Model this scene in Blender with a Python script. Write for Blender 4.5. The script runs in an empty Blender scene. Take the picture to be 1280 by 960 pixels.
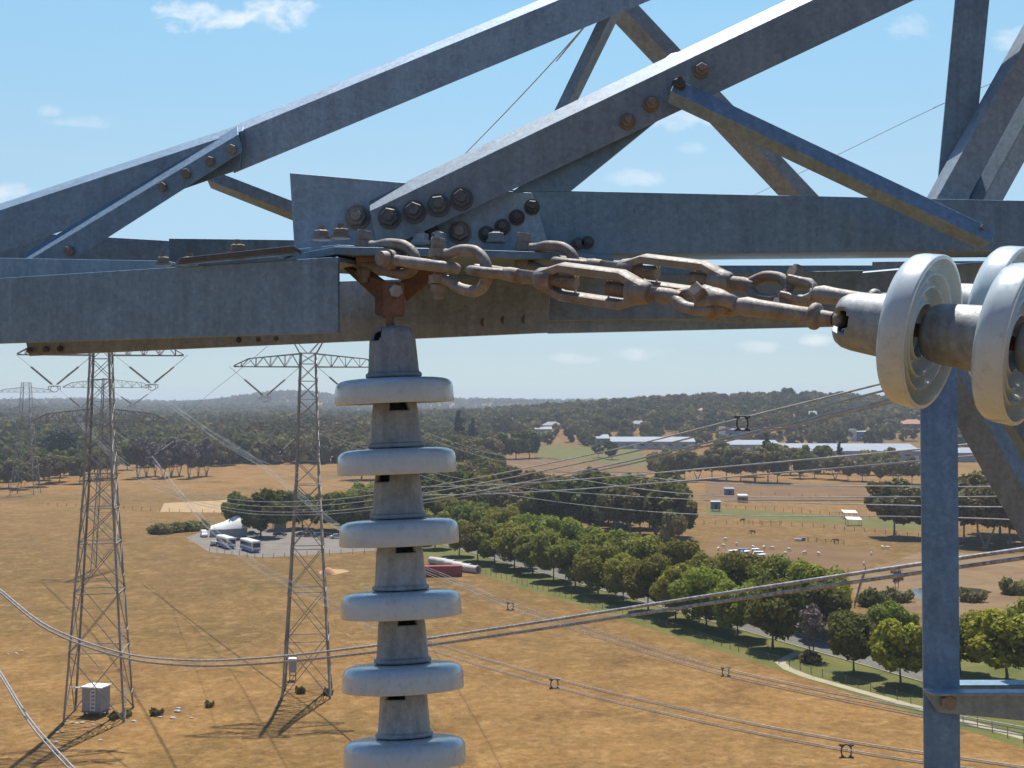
import bpy, bmesh, math, random
import numpy as np
from mathutils import Vector, Matrix
R = math.radians
scn = bpy.context.scene
COL = scn.collection
rnd = random.Random(7)

# ------------------------------------------------------------------ camera model
FPX, CAMH, PITCH = 1500.0, 42.0, R(0.955)
def ray(px, py):
    dx = (px-640)/FPX; dz = (480-py)/FPX
    y = math.cos(PITCH)-dz*math.sin(PITCH); z = math.sin(PITCH)+dz*math.cos(PITCH)
    return dx/y, z/y
def P(px, py, d):
    """point at depth d (metres along +Y) seen at photograph pixel px,py"""
    u, v = ray(px, py)
    return Vector((u*d, d, CAMH+v*d))

def sstep(a, b, t):
    t = min(1, max(0, (t-a)/(b-a))); return t*t*(3-2*t)
YS  = [0, 560, 700, 850, 1000, 1300, 1600, 1900, 2400, 3200, 4200, 5200, 9500]
GL  = [0, 0, 1.5, 4.5, 9, 13, 15, 15, 14, 20, 38, 44, 30]
GR  = [0, 0, 1.5, 3.0, 8, 28, 44, 40, 26, 24, 36, 44, 30]
def lerp_tab(T, y):
    if y <= YS[0]: return T[0]
    for i in range(len(YS)-1):
        if y <= YS[i+1]:
            t = (y-YS[i])/(YS[i+1]-YS[i]); t = t*t*(3-2*t)*0.6+t*0.4
            return T[i]*(1-t)+T[i+1]*t
    return T[-1]
def ground_z(x, y):
    if y <= 560: return 0.0
    u = x/y
    k = sstep(-0.13, 0.20, u)
    z = lerp_tab(GL, y)*(1-k)+lerp_tab(GR, y)*k
    z -= 13*sstep(0.22, .5, u)*sstep(900, 1600, y)
    a = sstep(900, 3000, y)
    z += a*(5*math.sin(x*.0031+1.3)*math.sin(y*.0017)+3*math.sin(x*.0083+y*.002))
    dx, dy = (x+780), (y-4300)
    z += 36*math.exp(-(dx/210)**2-(dy/500)**2)
    return z
def G(px, py, off=0.0):
    """where the pixel's ray meets the terrain"""
    u, v = ray(px, py)
    if v > -0.003: v = -0.003
    d = CAMH/-v
    if d <= 560: return Vector((u*d, d, off))
    d = 560.0
    while d < 9000:
        if CAMH+v*d <= ground_z(u*d, d): break
        d += 4
    return Vector((u*d, d, ground_z(u*d, d)+off))

# ------------------------------------------------------------------ materials
MATS = {}
def nodes_of(name):
    m = bpy.data.materials.new(name); m.use_nodes = True
    nt = m.node_tree
    for n in list(nt.nodes): nt.nodes.remove(n)
    out = nt.nodes.new('ShaderNodeOutputMaterial')
    return m, nt, out
def nn(nt, kind, **kw):
    n = nt.nodes.new(kind)
    for k, v in kw.items():
        if k in n.inputs: n.inputs[k].default_value = v
        else: setattr(n, k, v)
    return n
def ramp(nt, fac, stops):
    r = nt.nodes.new('ShaderNodeValToRGB')
    e = r.color_ramp.elements
    while len(e) < len(stops): e.new(.5)
    for el, (p, c) in zip(e, stops):
        el.position = p; el.color = (*c, 1) if len(c) == 3 else c
    nt.links.new(fac, r.inputs['Fac'])
    return r.outputs['Color']
def noise(nt, vec, scale, detail=4, rough=.6, dist=0.0):
    n = nn(nt, 'ShaderNodeTexNoise', Scale=scale, Detail=detail, Roughness=rough, Distortion=dist)
    if vec is not None: nt.links.new(vec, n.inputs['Vector'])
    return n.outputs['Fac']
def mixc(nt, fac, a, b, mode='MIX'):
    m = nt.nodes.new('ShaderNodeMix'); m.data_type = 'RGBA'; m.blend_type = mode
    for s, v in (('Factor', fac), ('A', a), ('B', b)):
        sock = [i for i in m.inputs if i.name == s and (i.type == ('VALUE' if s == 'Factor' else 'RGBA'))][0]
        if hasattr(v, 'links'): nt.links.new(v, sock)
        else: sock.default_value = (*v, 1) if isinstance(v, tuple) and len(v) == 3 else v
    return [o for o in m.outputs if o.type == 'RGBA'][0]
def objvec(nt, world=False):
    if world:
        g = nt.nodes.new('ShaderNodeNewGeometry'); return g.outputs['Position']
    t = nt.nodes.new('ShaderNodeTexCoord'); return t.outputs['Object']
def bump(nt, h, strength=.2, dist=.01):
    b = nn(nt, 'ShaderNodeBump', Strength=strength, Distance=dist)
    nt.links.new(h, b.inputs['Height']); return b.outputs['Normal']

def mat_plain(name, col, rough=.6, metal=0.0, var=.18, scale=3.0, spec=.5):
    m, nt, out = nodes_of(name)
    v = objvec(nt)
    f = noise(nt, v, scale, 5)
    lo = tuple(c*(1-var) for c in col); hi = tuple(min(1, c*(1+var)) for c in col)
    c = ramp(nt, f, [(.3, lo), (.7, hi)])
    b = nn(nt, 'ShaderNodeBsdfPrincipled', Roughness=rough, Metallic=metal)
    b.inputs['Specular IOR Level'].default_value = spec
    nt.links.new(c, b.inputs['Base Color']); nt.links.new(b.outputs[0], out.inputs[0])
    MATS[name] = m; return m

def mat_galv(name, base, rust=.25, metal=.45, rough=.5, rustcol=(.20, .10, .045), spang=1.0, streak=.55, rscale=3.2, bk=1.0):
    """weathered galvanised steel: spangle, streaks, dirt, rust bleeding"""
    m, nt, out = nodes_of(name)
    v = objvec(nt)
    sp = nn(nt, 'ShaderNodeTexVoronoi', Scale=85.0); nt.links.new(v, sp.inputs['Vector'])
    f1 = noise(nt, v, 9, 6, .65, .4); f2 = noise(nt, v, 140, 3, .7); f3 = noise(nt, v, rscale, 7, .7, .8)
    lo = tuple(c*.84 for c in base); hi = tuple(c*1.10 for c in base)
    c = ramp(nt, f1, [(.28, lo), (.5, base), (.75, hi)])
    bw = nt.nodes.new('ShaderNodeRGBToBW'); nt.links.new(sp.outputs['Color'], bw.inputs[0]); c = mixc(nt, .20*spang, c, bw.outputs[0], 'SOFT_LIGHT')
    c = mixc(nt, .35, c, ramp(nt, f2, [(.35, (.35, .35, .35)), (.7, (.68, .68, .68))]), 'OVERLAY')
    # vertical run-off streaks
    mp = nn(nt, 'ShaderNodeMapping'); mp.inputs['Scale'].default_value = (38, 38, 2.0)
    nt.links.new(v, mp.inputs['Vector'])
    fs = noise(nt, mp.outputs['Vector'], 1.0, 5, .65)
    c = mixc(nt, streak, c, ramp(nt, fs, [(.32, (.34, .33, .31)), (.55, (.5, .5, .5)), (.72, (.62, .62, .62))]), 'OVERLAY')
    # every member has weathered a little differently; pale drips and scuffs
    oi = nt.nodes.new('ShaderNodeObjectInfo'); hv = nn(nt, 'ShaderNodeHueSaturation')
    mr = nn(nt, 'ShaderNodeMapRange'); mr.inputs['To Min'].default_value = .80; mr.inputs['To Max'].default_value = 1.22
    nt.links.new(oi.outputs['Random'], mr.inputs['Value']); nt.links.new(mr.outputs[0], hv.inputs['Value'])
    mr3 = nn(nt, 'ShaderNodeMapRange'); mr3.inputs['To Min'].default_value = 1.15; mr3.inputs['To Max'].default_value = .70
    nt.links.new(oi.outputs['Random'], mr3.inputs['Value']); nt.links.new(mr3.outputs[0], hv.inputs['Saturation'])
    nt.links.new(c, hv.inputs['Color']); c = hv.outputs[0]
    mp2 = nn(nt, 'ShaderNodeMapping'); mp2.inputs['Scale'].default_value = (14, 14, 3.5); nt.links.new(v, mp2.inputs['Vector'])
    fd = noise(nt, mp2.outputs['Vector'], 1.0, 7, .72, 1.5)
    c = mixc(nt, ramp(nt, fd, [(.60, (0, 0, 0)), (.72, (.30*streak,)*3)]), c, (.50, .51, .50))
    c = mixc(nt, ramp(nt, noise(nt, v, 22, 6, .75, 1.0), [(.60, (0, 0, 0)), (.70, (.18,)*3)]), c, tuple(x*.5 for x in base))
    mk = ramp(nt, f3, [(.62-.25*rust, (0, 0, 0)), (.86-.25*rust, (rust*2.4,)*3)])
    c = mixc(nt, mk, c, rustcol)
    b = nn(nt, 'ShaderNodeBsdfPrincipled', Metallic=metal)
    nt.links.new(c, b.inputs['Base Color'])
    rr = ramp(nt, f2, [(.3, (rough-.1,)*3), (.7, (rough+.14,)*3)])
    nt.links.new(rr, b.inputs['Roughness'])
    nt.links.new(bump(nt, f2, .25*bk, .0012*bk), b.inputs['Normal'])
    nt.links.new(b.outputs[0], out.inputs[0])
    MATS[name] = m; return m

def mat_porcelain(name, base):
    m, nt, out = nodes_of(name)
    v = objvec(nt)
    f = noise(nt, v, 7, 6, .65, .5); f2 = noise(nt, v, 55, 4, .7)
    c = ramp(nt, f, [(.3, tuple(x*.84 for x in base)), (.6, base), (.8, tuple(min(1, x*1.04) for x in base))])
    c = mixc(nt, ramp(nt, f2, [(.54, (0, 0, 0)), (.76, (.42,)*3)]), c, (.27, .24, .19))
    b = nn(nt, 'ShaderNodeBsdfPrincipled')
    b.inputs['Coat Weight'].default_value = .55; b.inputs['Coat Roughness'].default_value = .07
    nt.links.new(ramp(nt, f2, [(.35, (.22,)*3), (.75, (.48,)*3)]), b.inputs['Roughness'])
    nt.links.new(c, b.inputs['Base Color'])
    nt.links.new(bump(nt, f, .05, .002), b.inputs['Normal'])
    nt.links.new(b.outputs[0], out.inputs[0])
    MATS[name] = m; return m

def mat_leaf(name, cols, trans=.40, hue=.035):
    m, nt, out = nodes_of(name)
    oi = nt.nodes.new('ShaderNodeObjectInfo')
    v = objvec(nt)
    f = noise(nt, v, .9, 4, .65)
    c = ramp(nt, f, [(.28, cols[0]), (.5, cols[1]), (.74, cols[2])])
    h = nn(nt, 'ShaderNodeHueSaturation')
    mr = nn(nt, 'ShaderNodeMapRange'); mr.inputs['To Min'].default_value = .5-hue; mr.inputs['To Max'].default_value = .5+hue*.6
    nt.links.new(oi.outputs['Random'], mr.inputs['Value']); nt.links.new(mr.outputs[0], h.inputs['Hue'])
    mr2 = nn(nt, 'ShaderNodeMapRange'); mr2.inputs['To Min'].default_value = .72; mr2.inputs['To Max'].default_value = 1.25
    mt = nn(nt, 'ShaderNodeMath', operation='FRACT'); ml = nn(nt, 'ShaderNodeMath', operation='MULTIPLY'); ml.inputs[1].default_value = 7.31
    nt.links.new(oi.outputs['Random'], ml.inputs[0]); nt.links.new(ml.outputs[0], mt.inputs[0]); nt.links.new(mt.outputs[0], mr2.inputs['Value'])
    nt.links.new(mr2.outputs[0], h.inputs['Value']); nt.links.new(c, h.inputs['Color'])
    d = nn(nt, 'ShaderNodeBsdfPrincipled', Roughness=.75); d.inputs['Specular IOR Level'].default_value = .25
    t = nt.nodes.new('ShaderNodeBsdfTranslucent')
    nt.links.new(h.outputs[0], d.inputs['Base Color']); nt.links.new(h.outputs[0], t.inputs['Color'])
    mx = nn(nt, 'ShaderNodeMixShader', Fac=trans)
    nt.links.new(d.outputs[0], mx.inputs[1]); nt.links.new(t.outputs[0], mx.inputs[2])
    nt.links.new(mx.outputs[0], out.inputs[0])
    MATS[name] = m; return m

mat_galv('beam_steel', (.215, .310, .395), rust=.03, metal=.50, rough=.50, rustcol=(.16, .12, .085), streak=.4)
mat_galv('beam_dull', (.225, .280, .325), rust=.06, metal=.45, rough=.55, rustcol=(.15, .10, .06), streak=.4)
mat_galv('hardware', (.265, .24, .21), rust=.42, metal=.30, rough=.62, rustcol=(.15, .082, .045), streak=.45, rscale=16, bk=1.8)
mat_galv('bolt_steel', (.24, .205, .175), rust=.32, metal=.30, rough=.6, streak=.1)
mat_galv('bolt_dark', (.115, .11, .11), rust=.15, metal=.35, rough=.55, streak=.1)
mat_galv('rust', (.20, .10, .05), rust=.45, metal=.1, rough=.8, rustcol=(.11, .045, .02), streak=.3)
mat_galv('cap_iron', (.345, .375, .385), rust=.20, metal=.30, rough=.58, rustcol=(.20, .125, .07), streak=.7, rscale=9, bk=1.3)
mat_plain('bright_zinc', (.7, .7, .68), .35, .6)
mat_porcelain('porcelain', (.57, .65, .665))
mat_plain('cable_alu', (.36, .36, .36), .5, .5, .55, 26)
mat_plain('cable_far', (.36, .36, .36), .5, .4, .25, 3)
mat_plain('cable_dark', (.08, .075, .07), .6, .2, .1, 1)
mat_plain('pylon_steel', (.30, .295, .28), .5, .45, .35, .5)
mat_plain('dark_ceramic', (.16, .155, .15), .4, 0, .1)
mat_plain('bark', (.12, .10, .08), .9, 0, .35, 2)
mat_plain('pale_bark', (.30, .26, .22), .9, 0, .35, 2)
mat_leaf('leaf_avenue', ((0.12, 0.15, 0.0163), (0.225, 0.245, 0.027), (0.36, 0.355, 0.0495)))
mat_leaf('leaf_lime', ((0.1353, 0.1533, 0.0113), (0.2435, 0.2526, 0.0163), (0.3608, 0.3473, 0.0406)))
mat_leaf('leaf_dark', ((0.068, 0.0875, 0.0131), (0.1312, 0.1458, 0.0211), (0.2236, 0.2187, 0.0367)))
mat_leaf('leaf_gum', ((0.1119, 0.1045, 0.0326), (0.2025, 0.1759, 0.0537), (0.3198, 0.2612, 0.0863)), .25)
mat_leaf('leaf_blue', ((.018, .030, .022), (.030, .048, .034), (.055, .075, .05)), .15)
mat_leaf('leaf_bare', ((.11, .085, .075), (.17, .135, .12), (.24, .20, .18)), .15, .01)
mat_leaf('leaf_weed', ((.12, .125, .03), (.19, .18, .05), (.27, .23, .08)))
# ------------------------------------------------------------------ mesh builder
ORG = {}
class MB:
    def __init__(s): s.v = []; s.f = []
    def add(s, vs, fs):
        o = len(s.v); s.v += [Vector(p) for p in vs]; s.f += [tuple(i+o for i in f) for f in fs]
    def loft(s, rings, close=True, caps=True):
        n = len(rings[0]); vs = [p for r in rings for p in r]; fs = []
        for k in range(len(rings)-1):
            for i in range(n if close else n-1):
                j = (i+1) % n
                fs.append((k*n+i, k*n+j, (k+1)*n+j, (k+1)*n+i))
        if caps:
            fs.append(tuple(range(n))[::-1]); fs.append(tuple((len(rings)-1)*n+i for i in range(n)))
        s.add(vs, fs)
    def prism(s, poly, vec):
        vec = Vector(vec); s.loft([[Vector(p) for p in poly], [Vector(p)+vec for p in poly]])
    def box(s, c, hx, hy, hz):
        c = Vector(c); hx, hy, hz = Vector(hx), Vector(hy), Vector(hz)
        s.loft([[c-hx-hy-hz, c+hx-hy-hz, c+hx+hy-hz, c-hx+hy-hz], [c-hx-hy+hz, c+hx-hy+hz, c+hx+hy+hz, c-hx+hy+hz]])
    def abox(s, x0, x1, y0, y1, z0, z1):
        s.box(((x0+x1)/2, (y0+y1)/2, (z0+z1)/2), ((x1-x0)/2, 0, 0), (0, (y1-y0)/2, 0), (0, 0, (z1-z0)/2))
    def tube(s, path, r, n=8, caps=True, up=None):
        path = [Vector(p) for p in path]; m = len(path)
        rr = r if isinstance(r, (list, tuple)) else [r]*m
        rings = []; prev = None
        for i, p in enumerate(path):
            t = (path[min(i+1, m-1)]-path[max(i-1, 0)]).normalized()
            if prev is None:
                a = Vector(up) if up else (Vector((0, 0, 1)) if abs(t.z) < .9 else Vector((1, 0, 0)))
            else: a = prev
            a = (a-t*a.dot(t)).normalized(); prev = a; b = t.cross(a)
            off = math.pi/n if n == 4 else 0
            rings.append([p+(a*math.cos(2*math.pi*k/n+off)+b*math.sin(2*math.pi*k/n+off))*rr[i] for k in range(n)])
        s.loft(rings, True, caps)
    def cyl(s, p0, p1, r, n=12, r1=None, up=None): s.tube([p0, p1], [r, r if r1 is None else r1], n, True, up)
    def lathe(s, prof, o, ax, n=32, closed=False, skip=None, ref=None):
        o = Vector(o); ax = Vector(ax).normalized()
        a = Vector(ref) if ref else (Vector((0, -1, 0)) if abs(ax.y) < .9 else Vector((0, 0, 1)))
        a = (a-ax*a.dot(ax)).normalized(); b = ax.cross(a)
        vs = []; fs = []
        for (h, r) in prof:
            for k in range(n):
                t = 2*math.pi*k/n; vs.append(o+ax*h+(a*math.cos(t)+b*math.sin(t))*r)
        m = len(prof)
        for i in range(m if closed else m-1):
            j = (i+1) % m
            for k in range(n):
                l = (k+1) % n
                if skip and skip((k+.5)*360/n, (prof[i][0]+prof[j][0])/2): continue
                fs.append((i*n+k, i*n+l, j*n+l, j*n+k))
        s.add(vs, fs)
    def build(s, name, mat, parent=None, loc=None, smooth=None, bevel=0, recalc=True):
        if parent is not None: org = ORG[parent.name]
        else: org = Vector(loc) if loc is not None else Vector((0, 0, 0))
        me = bpy.data.meshes.new(name)
        me.from_pydata([tuple(v-org) for v in s.v], [], s.f); me.update()
        if recalc:
            bm = bmesh.new(); bm.from_mesh(me); bmesh.ops.recalc_face_normals(bm, faces=bm.faces); bm.to_mesh(me); bm.free()
        if smooth:
            me.shade_smooth(); me.set_sharp_from_angle(angle=R(smooth))
        me.materials.append(MATS[mat] if isinstance(mat, str) else mat)
        o = bpy.data.objects.new(name, me); COL.objects.link(o)
        if parent is not None: o.parent = parent
        else: o.location = org
        ORG[o.name] = org
        if bevel:
            b = o.modifiers.new('bevel', 'BEVEL'); b.width = bevel; b.segments = 2; b.limit_method = 'ANGLE'; b.angle_limit = R(40)
        return o
def tag(o, label, cat, group=None, kind=None):
    if label: o['label'] = label
    if cat: o['category'] = cat
    if group: o['group'] = group
    if kind: o['kind'] = kind
    return o
def thing(name, label, cat, loc=(0, 0, 0), group=None):
    o = bpy.data.objects.new(name, None); COL.objects.link(o); o.location = loc
    o.empty_display_size = .1
    ORG[o.name] = Vector(loc); return tag(o, label, cat, group)
def dup(root, loc, rz=0, scale=1.0, label=None, group=None):
    """copy of a thing with its parts and their sub-parts"""
    r = root.copy(); COL.objects.link(r); r.location = loc; r.rotation_euler = (0, 0, rz)
    r.scale = scale if isinstance(scale, (tuple, list)) else (scale,)*3
    ORG[r.name] = Vector(loc)
    if label: r['label'] = label
    if group: r['group'] = group
    for ch in list(root.children):
        c = ch.copy(); COL.objects.link(c); c.parent = r
        for g in list(ch.children):
            d = g.copy(); COL.objects.link(d); d.parent = c
    return r
def spline(pts, per=8):
    pts = [Vector(p) for p in pts]
    Q = [pts[0]*2-pts[1]]+pts+[pts[-1]*2-pts[-2]]; out = []
    for i in range(1, len(Q)-2):
        for k in range(per):
            t = k/per; a, b, c, d = Q[i-1:i+3]
            out.append(.5*((2*b)+(c-a)*t+(2*a-5*b+4*c-d)*t*t+(3*b-a-3*c+d)*t**3))
    out.append(pts[-1]); return out

# ------------------------------------------------------------------ FOREGROUND: the crossarm of the tower we stand on
tower = thing('lattice_tower', 'galvanised steel tower crossarm of bolted angle beams filling the foreground', 'tower', (0, 3.2, CAMH+.3))
def hexring(c, w, f, t):
    wh, fh = w.normalized(), f.normalized()
    return [c, c+w, c+w+fh*t, c+fh*t+wh*t, c+f+wh*t, c+f]
def angle_beam(name, q, fvec, t=.012, edge='top', mat='beam_steel', parent=tower, bev=.0022, lab=None, ext=(0, 0)):
    """L-section member: q = TL, TR, BR, BL of the outer face as (px,py,depth); fvec = flange vector"""
    TL, TR, BR, BL = [P(*p) for p in q]; f = Vector(fvec)
    u, w = (TR-TL).normalized(), (BR-BL).normalized()          # members run on past what the picture shows
    TL, BL, TR, BR = TL-u*ext[0], BL-w*ext[0], TR+u*ext[1], BR+w*ext[1]
    if edge == 'top': rings = [hexring(TL, BL-TL, f, t), hexring(TR, BR-TR, f, t)]
    else: rings = [hexring(BL, TL-BL, f, t), hexring(BR, TR-BR, f, t)]
    mb = MB(); mb.loft(rings); o = mb.build(name, mat, parent, bevel=bev)
    if lab: o['label'] = lab
    return o
def onward(a, b, d): return b+(b-a).normalized()*d
def flat_plate(name, pts, thick, mat='beam_steel', parent=tower, bev=.002):
    poly = [P(*p) for p in pts]
    mb = MB(); mb.prism(poly, thick); return mb.build(name, mat, parent, bevel=bev)
def face_normal(q):
    A, B, C = [P(*p) for p in q[:3]]
    n = (B-A).cross(C-A).normalized()
    return n if n.y < 0 else -n
def bolt(parent, pos, n, r=.022, mat='bolt_steel', stud=1.0, washer=True, turn=0.0, head=True):
    """washer, hex nut and the stud end standing out of it"""
    n = Vector(n).normalized(); mb = MB(); p = Vector(pos)
    if washer: mb.cyl(p-n*.002, p+n*.005, r*1.28, 20); p = p+n*.005
    a = Vector((0, 0, 1)) if abs(n.z) < .8 else Vector((1, 0, 0))
    a = (a-n*a.dot(n)).normalized(); b = n.cross(a); a = a*math.cos(turn)+b*math.sin(turn)
    rings = []
    for h, rr in ((0, .97), (.0, 1), (r*.80, 1), (r*.92, .86)):
        rings.append([p+n*h+(a*math.cos(k*math.pi/3)+n.cross(a)*math.sin(k*math.pi/3))*r*rr for k in range(6)])
    mb.loft(rings)
    if stud: mb.cyl(p+n*r*.9, p+n*(r*.9+r*.55*stud), r*.58, 12, r*.52)
    return mb.build('bolt', mat, parent, smooth=35)
BACK = Vector((0, 1, 0))

# upper chords
qF1 = [(-40, 276, 3.95), (304, 163, 3.85), (300, 212, 3.85), (-40, 330, 3.95)]
F1 = angle_beam('upper_chord', qF1, (-.02, .10, .047), ext=(2.2, 0))
qF2 = [(292, 167, 3.87), (800, -42, 3.75), (800, 6, 3.75), (292, 217, 3.87)]
F2 = angle_beam('upper_chord', qF2, (-.02, .10, .050), ext=(0, 2.6))
qJ = [(462, 264, 3.10), (1250, -112, 3.10), (1250, -50, 3.10), (474, 316, 3.10)]
J = angle_beam('upper_chord', qJ, (-.012, .085, .046), .014, mat='beam_dull', ext=(0, 3.0))
nJ = face_normal(qJ)
for (x, y, r) in ((487, 272, .0235), (518, 265, .0235), (548, 257, .0235), (577, 249, .0235)):
    bolt(J, P(x, y, 3.097), nJ, r, 'bolt_dark', 1.3, turn=rnd.random())
for (x, y) in ((784, 152), (814, 130), (876, 88)):
    bolt(J, P(x, y, 3.097), nJ, .0165, 'bolt_steel', 1.5, turn=rnd.random())
# gusset behind the chord, its lit top edge standing above it
kg = flat_plate('gusset_plate', [(640, 240, 3.135), (713, 239, 3.135), (884, 100, 3.135), (846, 92, 3.135), (790, 118, 3.135)], (0, .010, 0))
flat_plate('gusset_plate', [(780, 112, 3.190), (838, 67, 3.265), (866, 60, 3.27), (882, 70, 3.21), (850, 92, 3.19)], (0, .008, -.006))
# main tip gusset and far face beam
gp = flat_plate('gusset_plate', [(362, 216, 3.17), (560, 233, 3.17), (665, 241, 3.17), (690, 319, 3.17), (368, 313, 3.17)], (0, .012, 0))
for (x, y, r) in ((447, 272, .026), (575, 291, .024), (608, 293, .017), (628, 284, .017), (646, 272, .0165), (665, 259, .0165), (540, 291, .017)):
    bolt(gp, P(x, y, 3.168), (0, -1, 0), r, 'bolt_dark' if r < .024 else 'bolt_steel', 1.3, turn=rnd.random())
qE = [(560, 235, 3.19), (1330, 252, 3.38), (1330, 313, 3.38), (560, 319, 3.19)]
E = angle_beam('chord_beam', qE, (.005, .15, 0), .013, 'bottom', ext=(0, 3.2))
qE2 = [(655, 235.5, 3.186), (858, 243, 3.186), (858, 252, 3.186), (655, 250, 3.186)]
for (x, y) in ((735, 303), (722, 305)): bolt(E, P(x, y, 3.22), (0, -1, 0), .013, 'bolt_dark', 1)
# front lower chord (left), its splice angle behind it and the onward member
qA = [(-45, 350.5, 3.36), (422, 321, 2.83), (422, 416, 2.83), (-45, 431, 3.36)]
A = angle_beam('chord_beam', qA, (.06, .155, 0.004), .012, mat='beam_steel', ext=(2.4, 0))
qB = [(18, 366, 3.80), (690, 342, 3.22), (684, 416, 3.22), (36, 445, 3.80)]
B = angle_beam('splice_angle', qB, (.0, .13, 0), .012, mat='beam_dull')
nB = face_normal(qB)
for x, y, d in ((38, 438, 3.79), (58, 437, 3.775), (76, 436, 3.76), (300, 425, 3.55), (325, 424, 3.53), (347, 423, 3.51)):
    bolt(B, P(x, y, d-.004), nB, .010, 'bolt_dark', .5, False)
hb = MB()
for x, y in ((605, 403), (630, 400), (656, 399)):        # dark discs on the face paint the shade inside three empty bolt holes
    hb = MB(); d = 1/(1/3.80+(1/3.22-1/3.80)*(x-18)/672)-.002
    c = P(x, y, d-.0012); u = Vector((.010, 0, 0)); w = Vector((0, 0, .0125))
    hb.prism([c+u*math.cos(t*.3927)+w*math.sin(t*.3927) for t in range(16)], (0, .004, 0))
    hb.build('bolt_hole_shade', 'bolt_dark', B)
qC = [(678, 345, 3.30), (1080, 338, 3.46), (1050, 396, 3.46), (678, 401, 3.30)]
C1 = angle_beam('chord_beam', qC, (0, .14, 0), .012, mat='beam_dull')
qC2 = [(684, 396, 3.40), (1060, 390, 3.60), (1042, 408.5, 3.60), (684, 417, 3.40)]
C2 = angle_beam('chord_beam', qC2, (0, .10, 0), .010, 'top')
qD = [(925, 354, 3.52), (1330, 319, 3.52), (1330, 350, 3.52), (925, 379, 3.52)]
D = angle_beam('chord_beam', qD, (0, .10, .012), .010, mat='beam_dull', ext=(0, 3.0))
# far face lower chord
qG = [(-50, 286, 4.45), (214, 301, 4.45), (214, 331, 4.45), (-50, 325, 4.45)]
G1 = angle_beam('far_chord', qG, (0, .12, 0), .012, 'bottom', ext=(2.4, 0))
qG2 = [(211, 298, 4.40), (470, 301, 4.40), (470, 336, 4.40), (211, 332, 4.40)]
G2 = angle_beam('far_chord', qG2, (0, .12, 0), .012, 'bottom')
qG3 = [(740, 331.5, 4.6), (1094, 331.5, 4.6), (1094, 353, 4.6), (740, 353, 4.6)]
G3 = angle_beam('far_chord', qG3, (0, .12, 0), .010, 'bottom')
qG4 = [(1091, 327, 4.55), (1330, 325, 4.55), (1330, 356, 4.55), (1091, 356, 4.55)]
G4 = angle_beam('far_chord', qG4, (0, .12, 0), .010, 'bottom', mat='beam_dull', ext=(0, 3.2))
# left bracing
qH = [(28, 330, 3.80), (298, 168, 3.80), (303, 190, 3.80), (60, 345, 3.80)]
H = angle_beam('brace', qH, (-.020, .075, .045), .010)
nH = face_normal(qH)
for (x, y) in ((290, 187), (263, 202), (233, 217), (203, 234), (87, 314)):
    bolt(H, P(x, y, 3.797), nH, .0155, 'bolt_steel', .0 if x > 100 else .4, False, turn=rnd.random())
qA2 = [(-45, 321.5, 3.72), (207, 326, 3.30), (207, 346, 3.30), (-45, 366, 3.72)]
angle_beam('inner_angle', qA2, (.03, .07, .0), .010, ext=(2.4, 0))
qI = [(262, 211, 4.25), (420, 272, 4.25), (415, 286, 4.25), (258, 224, 4.25)]
I = angle_beam('brace', qI, (0, .06, -.022), .008, 'bottom')
# bracing between the chords
qL = [(683, 158, 3.9), (764, -10, 3.9), (779, -10, 3.9), (699, 152, 3.9)]
angle_beam('brace', qL, (.030, .05, .012), .008, 'bottom', ext=(0, .25))
qM = [(783, -10, 4.3), (1040, 262, 4.3), (1018, 262, 4.3), (764, -6, 4.3)]
angle_beam('brace', qM, (-.045, .05, -.02), .008, 'bottom', mat='beam_dull')
qN = [(838, 114, 3.04), (1240, 304, 3.11), (1224, 313, 3.135), (834, 129, 3.065)]
N = angle_beam('brace', qN, (.016, .022, .040), .008, 'top', mat='beam_steel')
bolt(N, P(848, 107, 3.058), (0, -1, .3), .0145, 'bolt_dark', 1.6)
bolt(N, P(1225, 287, 3.14), (0, -1, .1), .012, 'bolt_steel', 1.6)
# posts and braces at the right
qO = [(1195, -10, 3.75), (1238, -10, 3.75), (1211, 262, 3.75), (1169, 262, 3.75)]
mb = MB(); TL, TR, BR, BL = [P(*p) for p in qO]; TL, TR = onward(BL, TL, 2.4), onward(BR, TR, 2.4)
mb.loft([hexring(TR, TL-TR, Vector((.016, .10, 0)), .011), hexring(BR, BL-BR, Vector((.016, .10, 0)), .011)])
mb.build('post', 'beam_steel', tower, bevel=.002)
qP = [(1300, 28, 3.62), (1300, 74, 3.62), (1203, 262, 3.62), (1163, 262, 3.62)]
mb = MB(); TL, TR, BR, BL = [P(*p) for p in qP]; u = ((TL-BL).normalized()+(TR-BR).normalized()).normalized(); TL, TR = TL+u*1.6, TR+u*1.6
mb.loft([hexring(TL, TR-TL, Vector((-.01, .09, 0)), .010), hexring(BL, BR-BL, Vector((-.01, .09, 0)), .010)])
mb.build('brace', 'beam_dull', tower, bevel=.002)
mb = MB(); t0, t1 = P(1296, 128, 3.72), P(1222, 262, 3.72); t0 = onward(t1, t0, 1.6)
mb.loft([hexring(t0, Vector((-.045, .05, .0)), Vector((.075, .035, 0)), .009), hexring(t1, Vector((-.045, .05, 0)), Vector((.075, .035, 0)), .009)])
mb.build('brace', 'beam_steel', tower, bevel=.002)
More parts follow.
